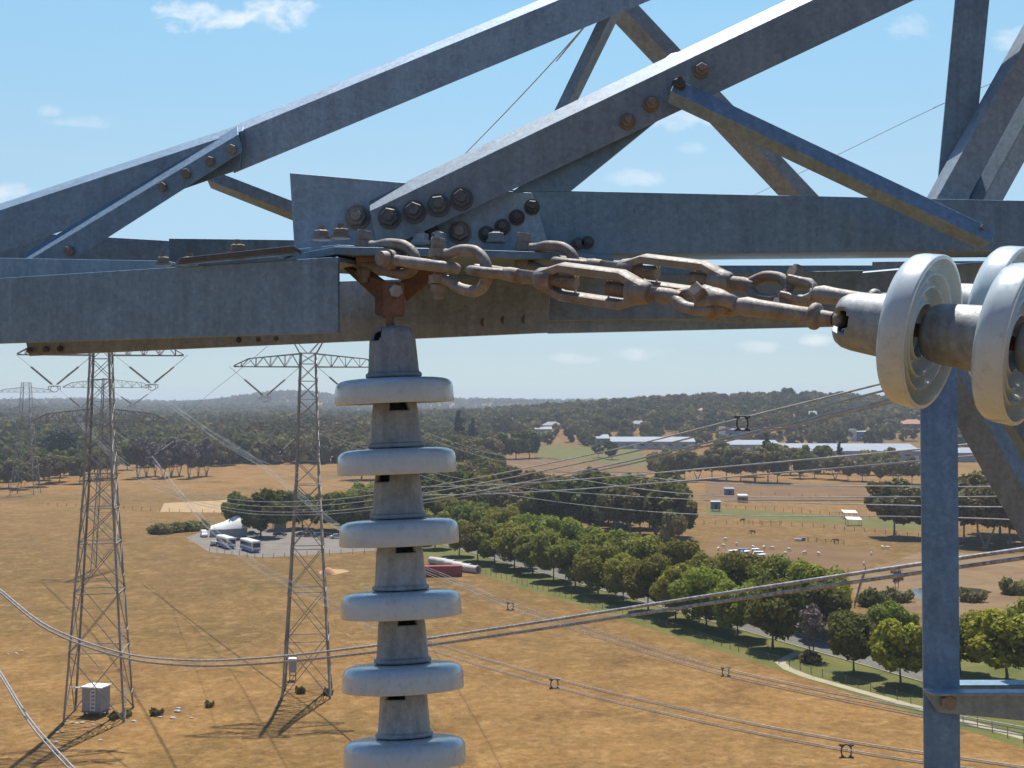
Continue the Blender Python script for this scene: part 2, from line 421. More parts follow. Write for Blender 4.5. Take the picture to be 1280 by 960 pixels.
# lower right post, its tie and the raking braces behind
qR = [(1149, 338, 3.30), (1196, 338, 3.30), (1201, 1010, 2.95), (1156, 1010, 2.95)]
mb = MB(); TL, TR, BR, BL = [P(*p) for p in qR]; BL, BR = onward(TL, BL, 2.6), onward(TR, BR, 2.6)
mb.loft([hexring(TR, TL-TR, Vector((.012, .10, 0)), .011), hexring(BR, BL-BR, Vector((.012, .10, 0)), .011)])
post = mb.build('post', 'beam_steel', tower, bevel=.002)
qU = [(1152, 861, 2.975), (1345, 861, 2.975), (1345, 907, 2.975), (1172, 890, 2.975)]
U = angle_beam('tie_angle', qU, (.0, -.065, .005), .009, 'top', ext=(0, 2.2))
bolt(U, P(1183, 876, 2.973), (0, -1, 0), .020, 'bolt_steel', .0, True)
qU2 = [(1200, 856, 3.25), (1345, 856, 3.25), (1345, 868, 3.25), (1200, 868, 3.25)]
angle_beam('tie_angle', qU2, (.0, .06, 0.0), .009, 'top', ext=(0, 2.2))
mb = MB(); c0, c1 = P(1192, 455, 3.42), P(1345, 730, 3.42); c1 = onward(c0, c1, 2.2)
mb.loft([hexring(c0, Vector((-.062, .02, -.035)), Vector((.060, .05, .01)), .010), hexring(c1, Vector((-.062, .02, -.035)), Vector((.060, .05, .01)), .010)])
mb.build('brace', 'beam_dull', tower, bevel=.002)
mb = MB(); e0, e1 = P(1205, 430, 3.62), onward(P(1205, 430, 3.62), P(1345, 660, 3.62), 2.2)
mb.loft([hexring(e0, Vector((.17, -.02, .0)), Vector((-.01, .09, 0)), .010), hexring(e1, Vector((.17, -.02, .0)), Vector((-.01, .09, 0)), .010)])
mb.build('brace', 'beam_steel', tower, bevel=.002)
# the landing plates on top of the tip
zt, zb = CAMH+.374, CAMH+.355
lp = MB()
pl = [P(370, 318, 2.98), P(418, 318, 2.845), P(560, 318, 2.885), P(767, 324, 2.99)]
poly = [Vector((p.x, p.y, zb)) for p in pl]+[Vector((.27, 3.36, zb)), Vector((-.30, 3.36, zb)), Vector((-.62, 3.17, zb))]
lp.prism(poly, (0, 0, zt-zb)); lp.build('landing_plate', 'beam_steel', tower, bevel=.002)
lp = MB()
poly2 = [Vector((-.60, 3.02, zt+.002)), Vector((-.425, 2.905, zt+.002)), Vector((-.05, 3.01, zt+.002)), Vector((.10, 3.14, zt+.002)), Vector((-.60, 3.14, zt+.002))]
lp.prism(poly2, (0, 0, .010)); lpl = lp.build('landing_plate', 'beam_steel', tower, bevel=.0015)
lp = MB()
lp.prism([Vector((-.83, 2.99, CAMH+.353)), Vector((-.52, 2.85, CAMH+.365)), Vector((-.515, 2.93, CAMH+.365)), Vector((-.86, 3.06, CAMH+.353))], (0, 0, .012))
bar = lp.build('cover_strip', 'bolt_dark', tower, bevel=.002)
for x, y, d, r in ((402, 299, 2.97, .0185), (426, 297, 2.95, .0185), (297, 317, 2.99, .019), (204, 331, 3.14, .0165), (237, 331, 3.11, .0165)):
    p = P(x, y, d)
    bolt(lpl if x > 380 else (bar if x == 297 else A), p, (0, 0, 1), r, 'bolt_steel', 1.2, True, turn=rnd.random())
for x, y, d in ((526, 303, 3.10), (548, 302, 3.12), (620, 302, 3.10)):
    bolt(lpl, P(x, y, d), (0, 0, 1), .020, 'cap_iron', .4, True)
# ------------------------------------------------------------------ hardware chains and insulator strings
class Chain:
    def __init__(s, a, b):
        s.a = Vector(a); s.ex = (Vector(b)-s.a).normalized()
        s.ey = Vector((-s.ex.y, s.ex.x, 0)).normalized()      # horizontal, away from us
        if s.ey.y < 0: s.ey = -s.ey
        s.ez = s.ex.cross(s.ey)
        if s.ez.z < 0: s.ez = -s.ez
    def p(s, x, y=0, z=0): return s.a+s.ex*x+s.ey*y+s.ez*z
    def s_of(s, px):
        lo, hi = -.3, 1.7
        for _ in range(50):
            m = (lo+hi)/2; q = s.p(m)
            if 640+FPX*q.x/q.y < px: lo = m
            else: hi = m
        return lo
C1A = Vector((-.361, 2.93, CAMH+.366)); C1B = P(1147, 413, 2.08)
C2A = Vector((.030, 2.985, CAMH+.368)); C2B = P(1252, 397, 2.23)
CH1, CH2 = Chain(C1A, C1B), Chain(C2A, C2B)

def shackle(ch, x0, x1, horiz, gap, r, label, bl=None, dz=0.0, up=None, dy=0.0):
    """bow shackle: pin across at x0, bow round to x1; gap = half spread of the ears"""
    t = thing('bow_shackle', label, 'shackle', ch.p(x0), 'shackles linking the chains to the crossarm')
    e, o = (ch.ey, ch.ez) if horiz else (Vector((0, 0, 1)), ch.ey)
    off = ch.ez*dz+ch.ey*dy
    def q(x, s): return ch.p(x)+off+e*s
    L = x1-x0
    bw = gap*1.45
    path = [q(x0+.006, gap), q(x0+.22*L, gap), q(x0+.45*L, bw*.97), q(x0+.70*L, bw*1.03)]
    for k in range(1, 8):
        a = math.pi/2-k*math.pi/8
        path.append(q(x0+.70*L+.30*L*math.cos(a), bw*1.03*math.sin(a)))
    path += [q(x0+.70*L, -bw*1.03), q(x0+.45*L, -bw*.97), q(x0+.22*L, -gap), q(x0+.006, -gap)]
    mb = MB(); mb.tube(spline(path, 4), r, 12)
    for sg in (1, -1):                                          # flattened ears
        mb.cyl(q(x0, sg*(gap+r*.75)), q(x0, sg*(gap-r*.75)), r*1.75, 20)
    mb.build('bow', 'hardware', t, smooth=40)
    n = -e if horiz else e
    mb = MB(); h = gap+r*.85
    mb.cyl(ch.p(x0)+off-n*(h+.034), ch.p(x0)+off+n*h, r*.95, 14)
    c = ch.p(x0)+off+n*h
    mb.cyl(c, c+n*.004, r*1.4, 18)
    if horiz: mb.cyl(c+n*.004, c+n*.022, r*1.42, 18, r*1.25)
    else:
        a = ch.ex; b = n.cross(a)
        mb.loft([[c+n*hh+(a*math.cos(k*math.pi/3+.4)+b*math.sin(k*math.pi/3+.4))*r*1.42*rr for k in range(6)] for hh, rr in ((.004, .97), (.005, 1), (.021, 1), (.025, .85))])
    c = ch.p(x0)+off-n*h
    a = ch.ex; b = n.cross(a)
    mb.loft([[c-n*hh+(a*math.cos(k*math.pi/3)+b*math.sin(k*math.pi/3))*r*1.42 for k in range(6)] for hh in (.001, .020)])
    o = mb.build('pin_bolt', 'bolt_steel', t, smooth=40)
    return t

def rod_thread(mb, ch, x0, x1, r, off=Vector((0, 0, 0))):
    n = max(4, int((x1-x0)/.0058)); path = []; rr = []
    for i in range(2*n+1):
        path.append(ch.p(x0+(x1-x0)*i/(2*n))+off); rr.append(r*(1.0 if i % 2 else .80))
    mb.tube(path, rr, 12)

def turnbuckle(ch, xa, xb, xc, xd, xe, xf, label, tilt=0.0, far_eye_tilt=.9):
    """xa..xb eye loop, xb..xc rod, xc..xd open body, xd..xe rod, xe..xf second eye"""
    t = thing('turnbuckle', label, 'turnbuckle', ch.p((xc+xd)/2))
    w = ch.ez*math.cos(tilt)+ch.ey*math.sin(tilt)
    v = ch.ex.cross(w).normalized()
    H, bt, bd = .0305, .0098, .0165
    mb = MB()
    Lb = xd-xc
    for sg in (1, -1):                                          # the two side bars, drawn in towards the sockets
        prof = [(.012, .009, .017), (.032, .016, .017), (.066, H, bd), (Lb-.066, H, bd), (Lb-.032, .016, .017), (Lb-.012, .009, .017)]
        rings = []
        for (x, h, d) in prof:
            c = ch.p(xc+x)+w*(h*sg)
            b2 = bt*(1.0 if .06 < x < Lb-.06 else 1.2)
            ring = []
            for ca, sa in ((1, .72), (.72, 1), (-.72, 1), (-1, .72), (-1, -.72), (-.72, -1), (.72, -1), (1, -.72)):
                ring.append(c+w*(b2*ca)+v*(d*sa))
            rings.append(ring)
        mb.loft(rings)
    for x0, x1 in ((0, .048), (Lb, Lb-.048)):
        rings = []
        for f, rr in ((0, .0195), (.12, .0235), (.6, .0275), (1, .0255)):
            x = x0+(x1-x0)*f
            rings.append([ch.p(xc+x)+w*(rr*math.cos(k*math.pi/8))+v*(rr*math.sin(k*math.pi/8)) for k in range(16)])
        mb.loft(rings)
    mb.build('body', 'hardware', t, smooth=42)
    for (x0, x1, cx) in ((xb+.02, xc+.105, xc+.106), (xd-.105, xe, xd-.107)):
        mb = MB(); rod_thread(mb, ch, x0, x1, .0155); rod = mb.build('threaded_rod', 'hardware', t)
        mb = MB(); c = ch.p(cx-.004 if cx < (xc+xd)/2 else cx+.006)
        path = [c-w*.021, c+w*.024, c+w*.030+ch.ex*.004, c+w*.024+ch.ex*.008, c+w*.015+ch.ex*.008]
        mb.tube(path, .0026, 6)
        mb.build('split_pin', 'bright_zinc', rod, smooth=60)
    def eye(x_stem, x_tip, ang, wide=.025, r=.0118):
        u = ch.ey*math.cos(ang)+ch.ez*math.sin(ang)
        L = x_tip-x_stem; sg = 1 if L > 0 else -1; L = abs(L)
        pts = []
        for f, s in ((0, .006), (.16, .55), (.38, 1), (.72, 1.02), (.93, .62), (1.0, 0)):
            pts.append(ch.p(x_stem+sg*L*f)+u*(wide*s))
        for f, s in ((.93, .62), (.72, 1.02), (.38, 1), (.16, .55), (0, .006)):
            pts.append(ch.p(x_stem+sg*L*f)-u*(wide*s))
        mb = MB(); mb.tube(spline(pts, 5), r, 12)
        mb.tube([ch.p(x_stem-sg*.035), ch.p(x_stem-sg*.01), ch.p(x_stem+sg*.018)], [.0155, .0162, .0130], 14)
        mb.build('eye', 'hardware', t, smooth=45)
    eye(xb, xa, .12); eye(xe, xf, far_eye_tilt)
    return t

def clevis(ch, x0, xj, xball, ang, label, square=True, r=.010, gap=.021):
    """forked link: bolt through the ears at x0, throat at xj, stem with collar out to the ball at xball"""
    t = thing('clevis_link', label, 'clevis link', ch.p(x0))
    u = (ch.ey*math.cos(ang)+ch.ez*math.sin(ang)).normalized(); w = ch.ex.cross(u).normalized()
    mb = MB(); L = xj-x0
    for sg in (1, -1):
        rings = []
        for f, s, a, b in ((-.16, 1.0, .008, .006), (-.10, 1.0, .018, .008), (.0, 1.0, .0255, .0095), (.22, 1.0, .0235, .0095), (.45, 1.0, .017, .0115), (.75, .98, .0145, .0125), (.93, .62, .0145, .013), (1.02, .12, .0155, .015)):
            c = ch.p(x0+L*f)+u*(gap*s*sg)
            rings.append([c+w*(a*math.cos(k*math.pi/6))+u*(b*math.sin(k*math.pi/6)) for k in range(12)])
        mb.loft(rings)
    xs = [(xj-.006, .013), (xj+.02, .0195), (xj+.045, .0172), (xball-.075, .0150), (xball-.052, .0152), (xball-.050, .022), (xball-.046, .0250), (xball-.038, .0250), (xball-.034, .0215), (xball-.032, .0135), (xball-.006, .0125)]
    mb.tube([ch.p(x) for x, _ in xs], [q for _, q in xs], 16)
    mb.lathe([(-.014, .0005), (-.011, .010), (-.004, .0165), (.004, .018), (.011, .0145), (.015, .0005)], ch.p(xball+.006), ch.ex, 16)
    mb.build('fork', 'hardware', t, smooth=50)
    n = u if u.y < 0 else -u
    mb = MB(); c = ch.p(x0); h = gap+.0085
    mb.cyl(c-n*(h+.03), c+n*h, .0115, 14)
    a = ch.ex; b = n.cross(a); k4 = 4 if square else 6; rr = .019
    c1 = c+n*h
    mb.loft([[c1+n*hh+(a*math.cos(k*2*math.pi/k4+.25)+b*math.sin(k*2*math.pi/k4+.25))*rr*q for k in range(k4)] for hh, q in ((.0, 1), (.016, 1), (.019, .82))])
    c2 = c-n*h
    mb.loft([[c2-n*hh+(a*math.cos(k*math.pi/3)+b*math.sin(k*math.pi/3))*rr for k in range(6)] for hh in (.0, .018)])
    mb.build('bolt', 'bolt_steel', t, smooth=35)
    return t

s1 = CH1.s_of; s2 = CH2.s_of
shackle(CH1, s1(455), s1(519), False, .0230, .0135, 'rusty bow shackle through the landing plate, nearest the hanging insulator string')
shackle(CH1, s1(496), s1(566), True, .0240, .0135, 'bow shackle lying on its side with a round pin head facing us', dz=-.004)
shackle(CH1, s1(548), s1(609), False, .031, .0130, 'upright bow shackle whose long hexagon bolt hangs below it, before the near turnbuckle', dz=-.004)
turnbuckle(CH1, s1(590), s1(633), s1(672), s1(812), s1(842), s1(908), 'near rusty turnbuckle with open body and bright split pins', tilt=-.25, far_eye_tilt=.75)
clevis(CH1, s1(881), s1(922), s1(1046), -.45, 'forked link with a square bolt head, its stem socketed into the near insulator cap')
shackle(CH2, s2(655), s2(718), False, .0230, .0132, 'bow shackle at the right end of the landing plate, holding the rear turnbuckle')
turnbuckle(CH2, s2(696), s2(738), s2(776), s2(914), s2(934), s2(985), 'rear rusty turnbuckle partly hidden behind the near one', tilt=-.25, far_eye_tilt=1.2)
clevis(CH2, s2(985), s2(1018), s2(1118), 1.05, 'darker forked link with an upstanding bolt, behind the near link', square=False)

# cap-and-pin insulator units
CAP = [(.000, .022), (.002, .036), (.007, .0455), (.017, .0515), (.035, .0550), (.075, .0580), (.104, .0602), (.109, .0612), (.113, .0665), (.1205, .0670), (.123, .061)]
SHED = [(.1225, .030), (.1235, .062), (.1245, .100), (.127, .120), (.1315, .1315), (.139, .1380), (.150, .1402), (.1795, .1412), (.1825, .1406), (.1838, .1385), (.1835, .1335), (.170, .1295), (.154, .1265), (.150, .122), (.150, .113), (.154, .110), (.173, .1085), (.1765, .1055), (.173, .1025), (.153, .101), (.148, .097), (.148, .089), (.152, .086), (.169, .0845), (.1722, .0815), (.169, .0785), (.152, .077), (.146, .073), (.145, .058), (.148, .055), (.162, .0535), (.165, .0505), (.162, .0475), (.145, .046), (.140, .040), (.138, .022), (.128, .022)]
def dense(pr):
    out = []
    for (a, b) in zip(pr, pr[1:]):
        n = max(1, int(math.hypot(b[0]-a[0], b[1]-a[1])/.006)); out += [(a[0]+(b[0]-a[0])*i/n, a[1]+(b[1]-a[1])*i/n) for i in range(n)]
    return out+[pr[-1]]
def unit(parent, o, ax, slot, ref, first=False, k=1.0):
    """one porcelain disc with its iron cap; slot = angle of the socket mouth"""
    S = lambda pr: [(a*k, b*k) for a, b in pr]
    def skip(ang, h):
        d = abs((ang-slot+180) % 360-180)
        if first: return (h < .026 and d < 27) or (.026 <= h < .038 and d < 27*math.sqrt(max(0, 1-((h-.026)/.012)**2)))
        return .010 < h < .034 and d < 27
    mb = MB(); mb.lathe(S(dense(CAP)), o, ax, 72, False, skip, ref)
    cap = mb.build('cap', 'cap_iron', parent, smooth=40)
    so = cap.modifiers.new('wall', 'SOLIDIFY'); so.thickness = .011; so.offset = -1
    bv = cap.modifiers.new('bevel', 'BEVEL'); bv.width = .002; bv.segments = 2; bv.angle_limit = R(50)
    mb = MB(); mb.lathe(S([(.04, .001), (.04, .040), (.12, .050)]), o, ax, 32, False, None, ref); mb.build('socket_fill', 'bolt_dark', cap)
    mb = MB(); mb.lathe(S(SHED), o, ax, 96, True, None, ref); mb.build('porcelain_disc', 'porcelain', parent, smooth=50)
    mb = MB(); mb.lathe(S([(.120, .0005), (.120, .0135), (.168, .0120), (.172, .017), (.180, .018), (.187, .012), (.188, .0005)]), o, ax, 20, False, None, ref)
    mb.build('pin', 'rust', parent, smooth=50)

top = P(490, 408, 2.86); bot = P(505.5, 942, 2.745)
# bottom point is the middle of the sixth disc: six pitches and a bit of axis
axv = (bot-top).normalized(); pitch = ((bot-top).length-.153)/5
st = thing('insulator_string', 'hanging string of pale grey porcelain discs with iron caps, in the centre', 'insulator string', top)
slots = [52, -16, 40, -22, -22, 16, -30, -10]
pp_ = top.copy(); ax0 = axv
for i in range(8):                                   # the string hangs in a slight curve towards us
    tl = R(.6+1.75*i); a_ = Vector((math.sin(R(2.3)), -math.sin(tl), -1)).normalized()
    if i == 0: axv = a_
    unit(st, pp_, a_, slots[i], (0, -1, 0), i == 0); pp_ = pp_+a_*pitch
for ch, xs, lab, n in ((CH1, s1(1147)-.145, 'near tension string of white porcelain discs lying at an angle, ribbed undersides towards us', 6),
                       (CH2, s2(1252)-.145, 'rear tension string of white porcelain discs, mostly hidden behind the near one', 6)):
    t = thing('insulator_string', lab, 'insulator string', ch.p(xs))
    for i in range(n): unit(t, ch.p(xs+pitch*.95*i), ch.ex, (4, 150, 200, 120, 210, 160)[i], -ch.ey, i == 0, .95)
# hanger that carries the vertical string
hz = CAMH
hg = thing('hanger_bracket', 'rust brown forked hanger bracket above the hanging insulator string', 'bracket', P(490, 330, 2.93))
def hp(px, py, d): return P(px, py, d)
mb = MB(); mb.prism([hp(424, 331, 2.99), hp(452, 331, 2.99), hp(482, 352, 2.90), hp(483, 386, 2.885), hp(480, 398, 2.885), hp(468, 393, 2.90), hp(468, 372, 2.915)], (.004, .016, 0))
mb.build('side_plate', 'rust', hg, bevel=.003)
mb = MB(); mb.prism([hp(500, 352, 2.905), hp(524, 331, 2.96), hp(560, 331, 2.98), hp(536, 348, 2.96), hp(533, 357, 2.95), hp(508, 377, 2.91)], (.0, .018, 0))
mb.build('side_plate', 'rust', hg, bevel=.003)
mb = MB(); cc = P(492.5, 374, 2.868)
mb.box(cc, (.0235, -.004, -.001), (.002, .016, 0), (-.001, 0, .041)); mb.build('yoke_block', 'rust', hg, bevel=.005)
bolt(hg, P(495, 364, 2.850), (.12, -1, .0), .0165, 'cap_iron', 0, False, turn=.3)
mb = MB(); mb.tube([P(488, 392, 2.862), P(487, 402, 2.862), top+axv*.012], [.011, .010, .0105], 12)
mb.lathe([(.006, .001), (.010, .013), (.018, .017), (.026, .013), (.03, .001)], top, axv, 14); mb.build('ball_pin', 'rust', hg, smooth=50)
mb = MB(); mb.box(P(492, 327.5, 2.945), (.085, 0, 0), (0, .06, 0), (0, 0, .006)); mb.build('top_plate', 'rust', hg, bevel=.002)
# ------------------------------------------------------------------ ground and its markings
def ground_material():
    m, nt, out = nodes_of('dry_pasture')
    p = objvec(nt, True)
    mp = nn(nt, 'ShaderNodeMapping'); mp.inputs['Scale'].default_value = (1, 1, 0); nt.links.new(p, mp.inputs['Vector']); v = mp.outputs[0]
    big = noise(nt, v, .014, 6, .62, .8); mid = noise(nt, v, .075, 6, .65, .6); fine = noise(nt, v, .75, 6, .7, .3); tiny = noise(nt, v, 3.0, 4, .7)
    straw = (.210, .116, .039); pale = (.30, .180, .070); olive = (.105, .069, .020); brown = (.122, .059, .023); green = (.074, .066, .020)
    c = ramp(nt, mid, [(.28, brown), (.45, straw), (.60, (.238, .130, .043)), (.74, pale)])
    c = mixc(nt, ramp(nt, big, [(.50, (0, 0, 0)), (.64, (.6,)*3)]), c, olive)
    # broad belts of the paddocks by distance, broken up with noise
    sx = nt.nodes.new('ShaderNodeSeparateXYZ'); nt.links.new(p, sx.inputs[0])
    def wob(sock, amp):
        a = nn(nt, 'ShaderNodeMath', operation='MULTIPLY_ADD'); a.inputs[1].default_value = amp; nt.links.new(big, a.inputs[0]); nt.links.new(sock, a.inputs[2]); return a.outputs[0]
    mr = nn(nt, 'ShaderNodeMapRange'); mr.inputs['From Max'].default_value = 1000; nt.links.new(wob(sx.outputs['Y'], 60), mr.inputs['Value'])
    belt = nt.nodes.new('ShaderNodeValToRGB'); e = belt.color_ramp.elements
    stops = [(0, .3), (.17, .05), (.215, .08), (.245, .38), (.30, .66), (.39, .70), (.43, .55), (.46, .38), (.525, .25), (.56, .75), (.60, .25), (.63, .05), (.78, .1), (.9, .5)]
    while len(e) < len(stops): e.new(.5)
    for el, (q, w) in zip(e, stops): el.position = q; el.color = (w, w, w, 1)
    nt.links.new(mr.outputs[0], belt.inputs['Fac'])
    c = mixc(nt, belt.outputs['Color'], c, (.110, .072, .025))
    c = mixc(nt, ramp(nt, noise(nt, v, .035, 5, .6, 1.2), [(.60, (0, 0, 0)), (.72, (.5,)*3)]), c, green)
    c = mixc(nt, ramp(nt, noise(nt, v, .22, 5, .72, .8), [(.47, (0, 0, 0)), (.68, (.6,)*3)]), c, (.31, .19, .078))
    c = mixc(nt, ramp(nt, noise(nt, v, .06, 6, .7, 1.0), [(.52, (0, 0, 0)), (.72, (.5,)*3)]), c, (.100, .068, .024))
    c = mixc(nt, ramp(nt, noise(nt, v, 1.1, 7, .8, .6), [(.55, (0, 0, 0)), (.70, (.40,)*3)]), c, (.36, .22, .088))
    c = mixc(nt, .74, c, ramp(nt, fine, [(.30, (.30, .28, .25)), (.5, (.5, .5, .5)), (.70, (.74, .74, .70))]), 'OVERLAY')
    c = mixc(nt, .42, c, ramp(nt, tiny, [(.30, (.33, .32, .30)), (.70, (.70, .70, .68))]), 'OVERLAY')
    b = nn(nt, 'ShaderNodeBsdfPrincipled', Roughness=.95); b.inputs['Specular IOR Level'].default_value = .1
    nt.links.new(c, b.inputs['Base Color'])
    nt.links.new(bump(nt, fine, .55, .5), b.inputs['Normal'])
    nt.links.new(b.outputs[0], out.inputs[0]); MATS['dry_pasture'] = m
ground_material()
def mat_ground(name, cols, scale=.4, rough=.95, fine=2.5):
    m, nt, out = nodes_of(name); v = objvec(nt, True)
    f = noise(nt, v, scale, 6, .65, .4); g = noise(nt, v, fine, 4, .7)
    c = ramp(nt, f, [(.3, cols[0]), (.5, cols[1]), (.72, cols[2])])
    c = mixc(nt, .45, c, ramp(nt, g, [(.3, (.34,)*3), (.7, (.68,)*3)]), 'OVERLAY')
    b = nn(nt, 'ShaderNodeBsdfPrincipled', Roughness=rough); b.inputs['Specular IOR Level'].default_value = .2
    nt.links.new(c, b.inputs['Base Color']); nt.links.new(bump(nt, g, .4, .15), b.inputs['Normal'])
    nt.links.new(b.outputs[0], out.inputs[0]); MATS[name] = m
mat_ground('green_grass', ((0.0838, 0.0857, 0.0204), (0.1137, 0.1085, 0.0272), (0.1496, 0.1257, 0.0363)), .15)
mat_ground('verge_grass', ((0.0658, 0.08, 0.0158), (0.1077, 0.1085, 0.0249), (0.1616, 0.1342, 0.0408)), .11)
mat_ground('asphalt', ((.15, .128, .105), (.185, .16, .132), (.22, .192, .16)), .2)
mat_ground('concrete_path', ((0.2816, 0.2419, 0.1598), (0.3379, 0.2957, 0.1971), (0.3802, 0.336, 0.2291)), .3)
mat_ground('road_seal', ((0.114, 0.108, 0.0918), (0.138, 0.132, 0.1107), (0.162, 0.156, 0.1296)), .3)
mat_ground('bare_earth', ((0.1328, 0.0803, 0.0369), (0.186, 0.1183, 0.057), (0.2303, 0.1564, 0.0804)), .08)
mat_ground('brown_paddock', ((0.1197, 0.0657, 0.0272), (0.1556, 0.0885, 0.0363), (0.1795, 0.1142, 0.0453)), .06)
mat_ground('olive_paddock', ((.115, .075, .031), (.145, .098, .038), (.18, .12, .048)), .05)
mat_ground('pale_sand', ((0.2992, 0.1885, 0.0906), (0.359, 0.2399, 0.1222), (0.3949, 0.2856, 0.1585)), .3)

def axis_vals(segs):
    out = []
    for a, b, st in segs:
        n = max(1, int(round((b-a)/st))); out += [a+(b-a)*i/n for i in range(n)]
    return out+[segs[-1][1]]
xs = axis_vals([(-9000, -2400, 440), (-2400, -700, 60), (-700, 700, 25), (700, 2400, 60), (2400, 9000, 440)])
ys = axis_vals([(-9000, 0, 900), (0, 560, 56), (560, 1800, 20), (1800, 5400, 60), (5400, 9500, 400)])
V = np.array([(x, y, ground_z(x, y)) for y in ys for x in xs], dtype=np.float32)
nx = len(xs); F = [(j*nx+i, j*nx+i+1, (j+1)*nx+i+1, (j+1)*nx+i) for j in range(len(ys)-1) for i in range(nx-1)]
me = bpy.data.meshes.new('ground'); me.from_pydata(V.tolist(), [], F); me.shade_smooth(); me.materials.append(MATS['dry_pasture'])
go = bpy.data.objects.new('ground', me); COL.objects.link(go); tag(go, 'dry straw coloured pasture rolling out to distant wooded hills', 'ground', kind='structure')

def sheet_poly(name, px, mat, off, label, cat, kind='structure', close=True):
    """sheet laid on the (flat) ground, outlined by pixels"""
    pts = [G(*p) for p in px]
    bm = bmesh.new(); vs = [bm.verts.new((p.x, p.y, p.z+off)) for p in pts]
    f = bm.faces.new(vs); bmesh.ops.triangulate(bm, faces=[f]); me = bpy.data.meshes.new(name); bm.to_mesh(me); bm.free()
    for p in me.polygons:
        if p.normal.z < 0: p.flip()
    me.materials.append(MATS[mat]); o = bpy.data.objects.new(name, me); COL.objects.link(o); tag(o, label, cat, kind=kind); return o
def drape(name, left, right, mat, off, label, cat, rows=24, cols=16, kind='structure'):
    """sheet following rolling ground between two pixel polylines (top to bottom)"""
    def along(L, t):
        y = L[0][1]+(L[-1][1]-L[0][1])*t
        for a, b in zip(L, L[1:]):
            if a[1] <= y <= b[1]: k = (y-a[1])/max(1e-6, b[1]-a[1]); return a[0]+(b[0]-a[0])*k, y
        return L[-1]
    vs = []; fs = []
    for j in range(rows+1):
        a = along(left, j/rows); b = along(right, j/rows)
        for i in range(cols+1):
            p = G(a[0]+(b[0]-a[0])*i/cols, a[1]+(b[1]-a[1])*i/cols); vs.append((p.x, p.y, p.z+off))
    for j in range(rows):
        for i in range(cols):
            q = j*(cols+1)+i; fs.append((q, q+cols+1, q+cols+2, q+1))
    me = bpy.data.meshes.new(name); me.from_pydata(vs, [], fs); me.shade_smooth(); me.materials.append(MATS[mat])
    o = bpy.data.objects.new(name, me); COL.objects.link(o); tag(o, label, cat, kind=kind); return o
# avenue frame: along the road
AV0 = G(1067, 842); AV1 = G(574, 695)
avd = (AV1-AV0).normalized(); avn = Vector((avd.y, -avd.x, 0))
if avn.x < 0: avn = -avn          # to the right / far side
def AV(s, n, z=0): return AV0+avd*s+avn*n+Vector((0, 0, z))
def strip(name, path, w0, w1, mat, off, label, cat):
    """strip along a list of (s,n) avenue coordinates"""
    vs = []; fs = []
    for i, (s, n) in enumerate(path):
        a = path[max(0, i-1)]; b = path[min(len(path)-1, i+1)]
        t = Vector((b[0]-a[0], b[1]-a[1])).normalized(); q = Vector((-t.y, t.x))
        for w in (w0, w1):
            p = AV(s+q.x*w, n+q.y*w, off); vs.append(tuple(p))
    for i in range(len(path)-1): fs.append((2*i, 2*i+1, 2*i+3, 2*i+2))
    me = bpy.data.meshes.new(name); me.from_pydata(vs, [], fs)
    if me.polygons[0].normal.z < 0:
        for p in me.polygons: p.flip()
    me.materials.append(MATS[mat]); o = bpy.data.objects.new(name, me); COL.objects.link(o); tag(o, label, cat, kind='structure')
strip('verge', [(-120, 8), (260, 8)], -17, 26, 'verge_grass', .004, 'green mown verge under the two rows of avenue trees', 'verge')
strip('road', [(-120, 9.0), (-40, 9.0), (60, 9.0), (240, 9.0)], -3.3, 3.3, 'road_seal', .012, 'grey sealed avenue road between the tree rows', 'road')
for n in (5.45, 12.55):
    mb = MB(); a, b = AV(-120, n), AV(240, n); mb.box((a+b)/2+Vector((0, 0, .07)), (b-a)/2, avn*.12, (0, 0, .07))
    o = mb.build('kerb', 'concrete_path', None); tag(o, 'low concrete kerb along the avenue road', 'kerb', 'kerbs of the avenue', 'structure')
pth = [G(x, y) for x, y in ((985, 822), (975, 828), (985, 836), (1010, 846), (1060, 860), (1100, 871), (1150, 885), (1200, 900), (1290, 925), (1400, 955))]
pth = [((p-AV0).dot(avd), (p-AV0).dot(avn)) for p in pth]
strip('footpath', [((a+3), (n+5)) for a, n in pth[:1]]+pth, -.85, .85, 'concrete_path', .016, 'pale concrete footpath curving beside the verge', 'footpath')
sheet_poly('car_park', [(232, 672), (262, 661), (345, 661), (420, 664), (475, 667), (470, 688), (330, 697), (262, 690)], 'asphalt', .006, 'grey asphalt car park beside the dark trees', 'car park')
sheet_poly('sand_patch', [(398, 715), (408, 711), (430, 711.5), (438, 714), (418, 718.5), (401, 718.5)], 'pale_sand', .006, 'pale sand spread around an orange mound', 'sand')
drape('green_paddock', [(455, 596.5), (560, 560), (672, 556), (668, 572)][2:], [(800, 562), (812, 585)], 'green_grass', .35, 'green irrigated paddock before the white sheds', 'paddock', 10, 10)
drape('brown_paddock', [(600, 575), (590, 590)], [(815, 575), (850, 592)], 'brown_paddock', .3, 'narrow brown paddock below the green one', 'paddock', 8, 12)
drape('ploughed_paddock', [(882, 603), (880, 626)], [(1140, 607), (1140, 626)], 'brown_paddock', .25, 'reddish brown paddock beyond the horse yards', 'paddock', 10, 14)
sheet_poly('grass_strip', [(882, 634), (960, 639), (1085, 647), (1150, 652), (1150, 664), (1060, 657), (960, 650), (884, 644)], 'green_grass', .004, 'green strip through the horse yards', 'grass')
sheet_poly('near_paddock', [(890, 670), (1000, 678), (1110, 690), (1080, 712), (960, 707), (880, 695)], 'brown_paddock', .006, 'bare reddish paddock where white sheep graze', 'paddock')
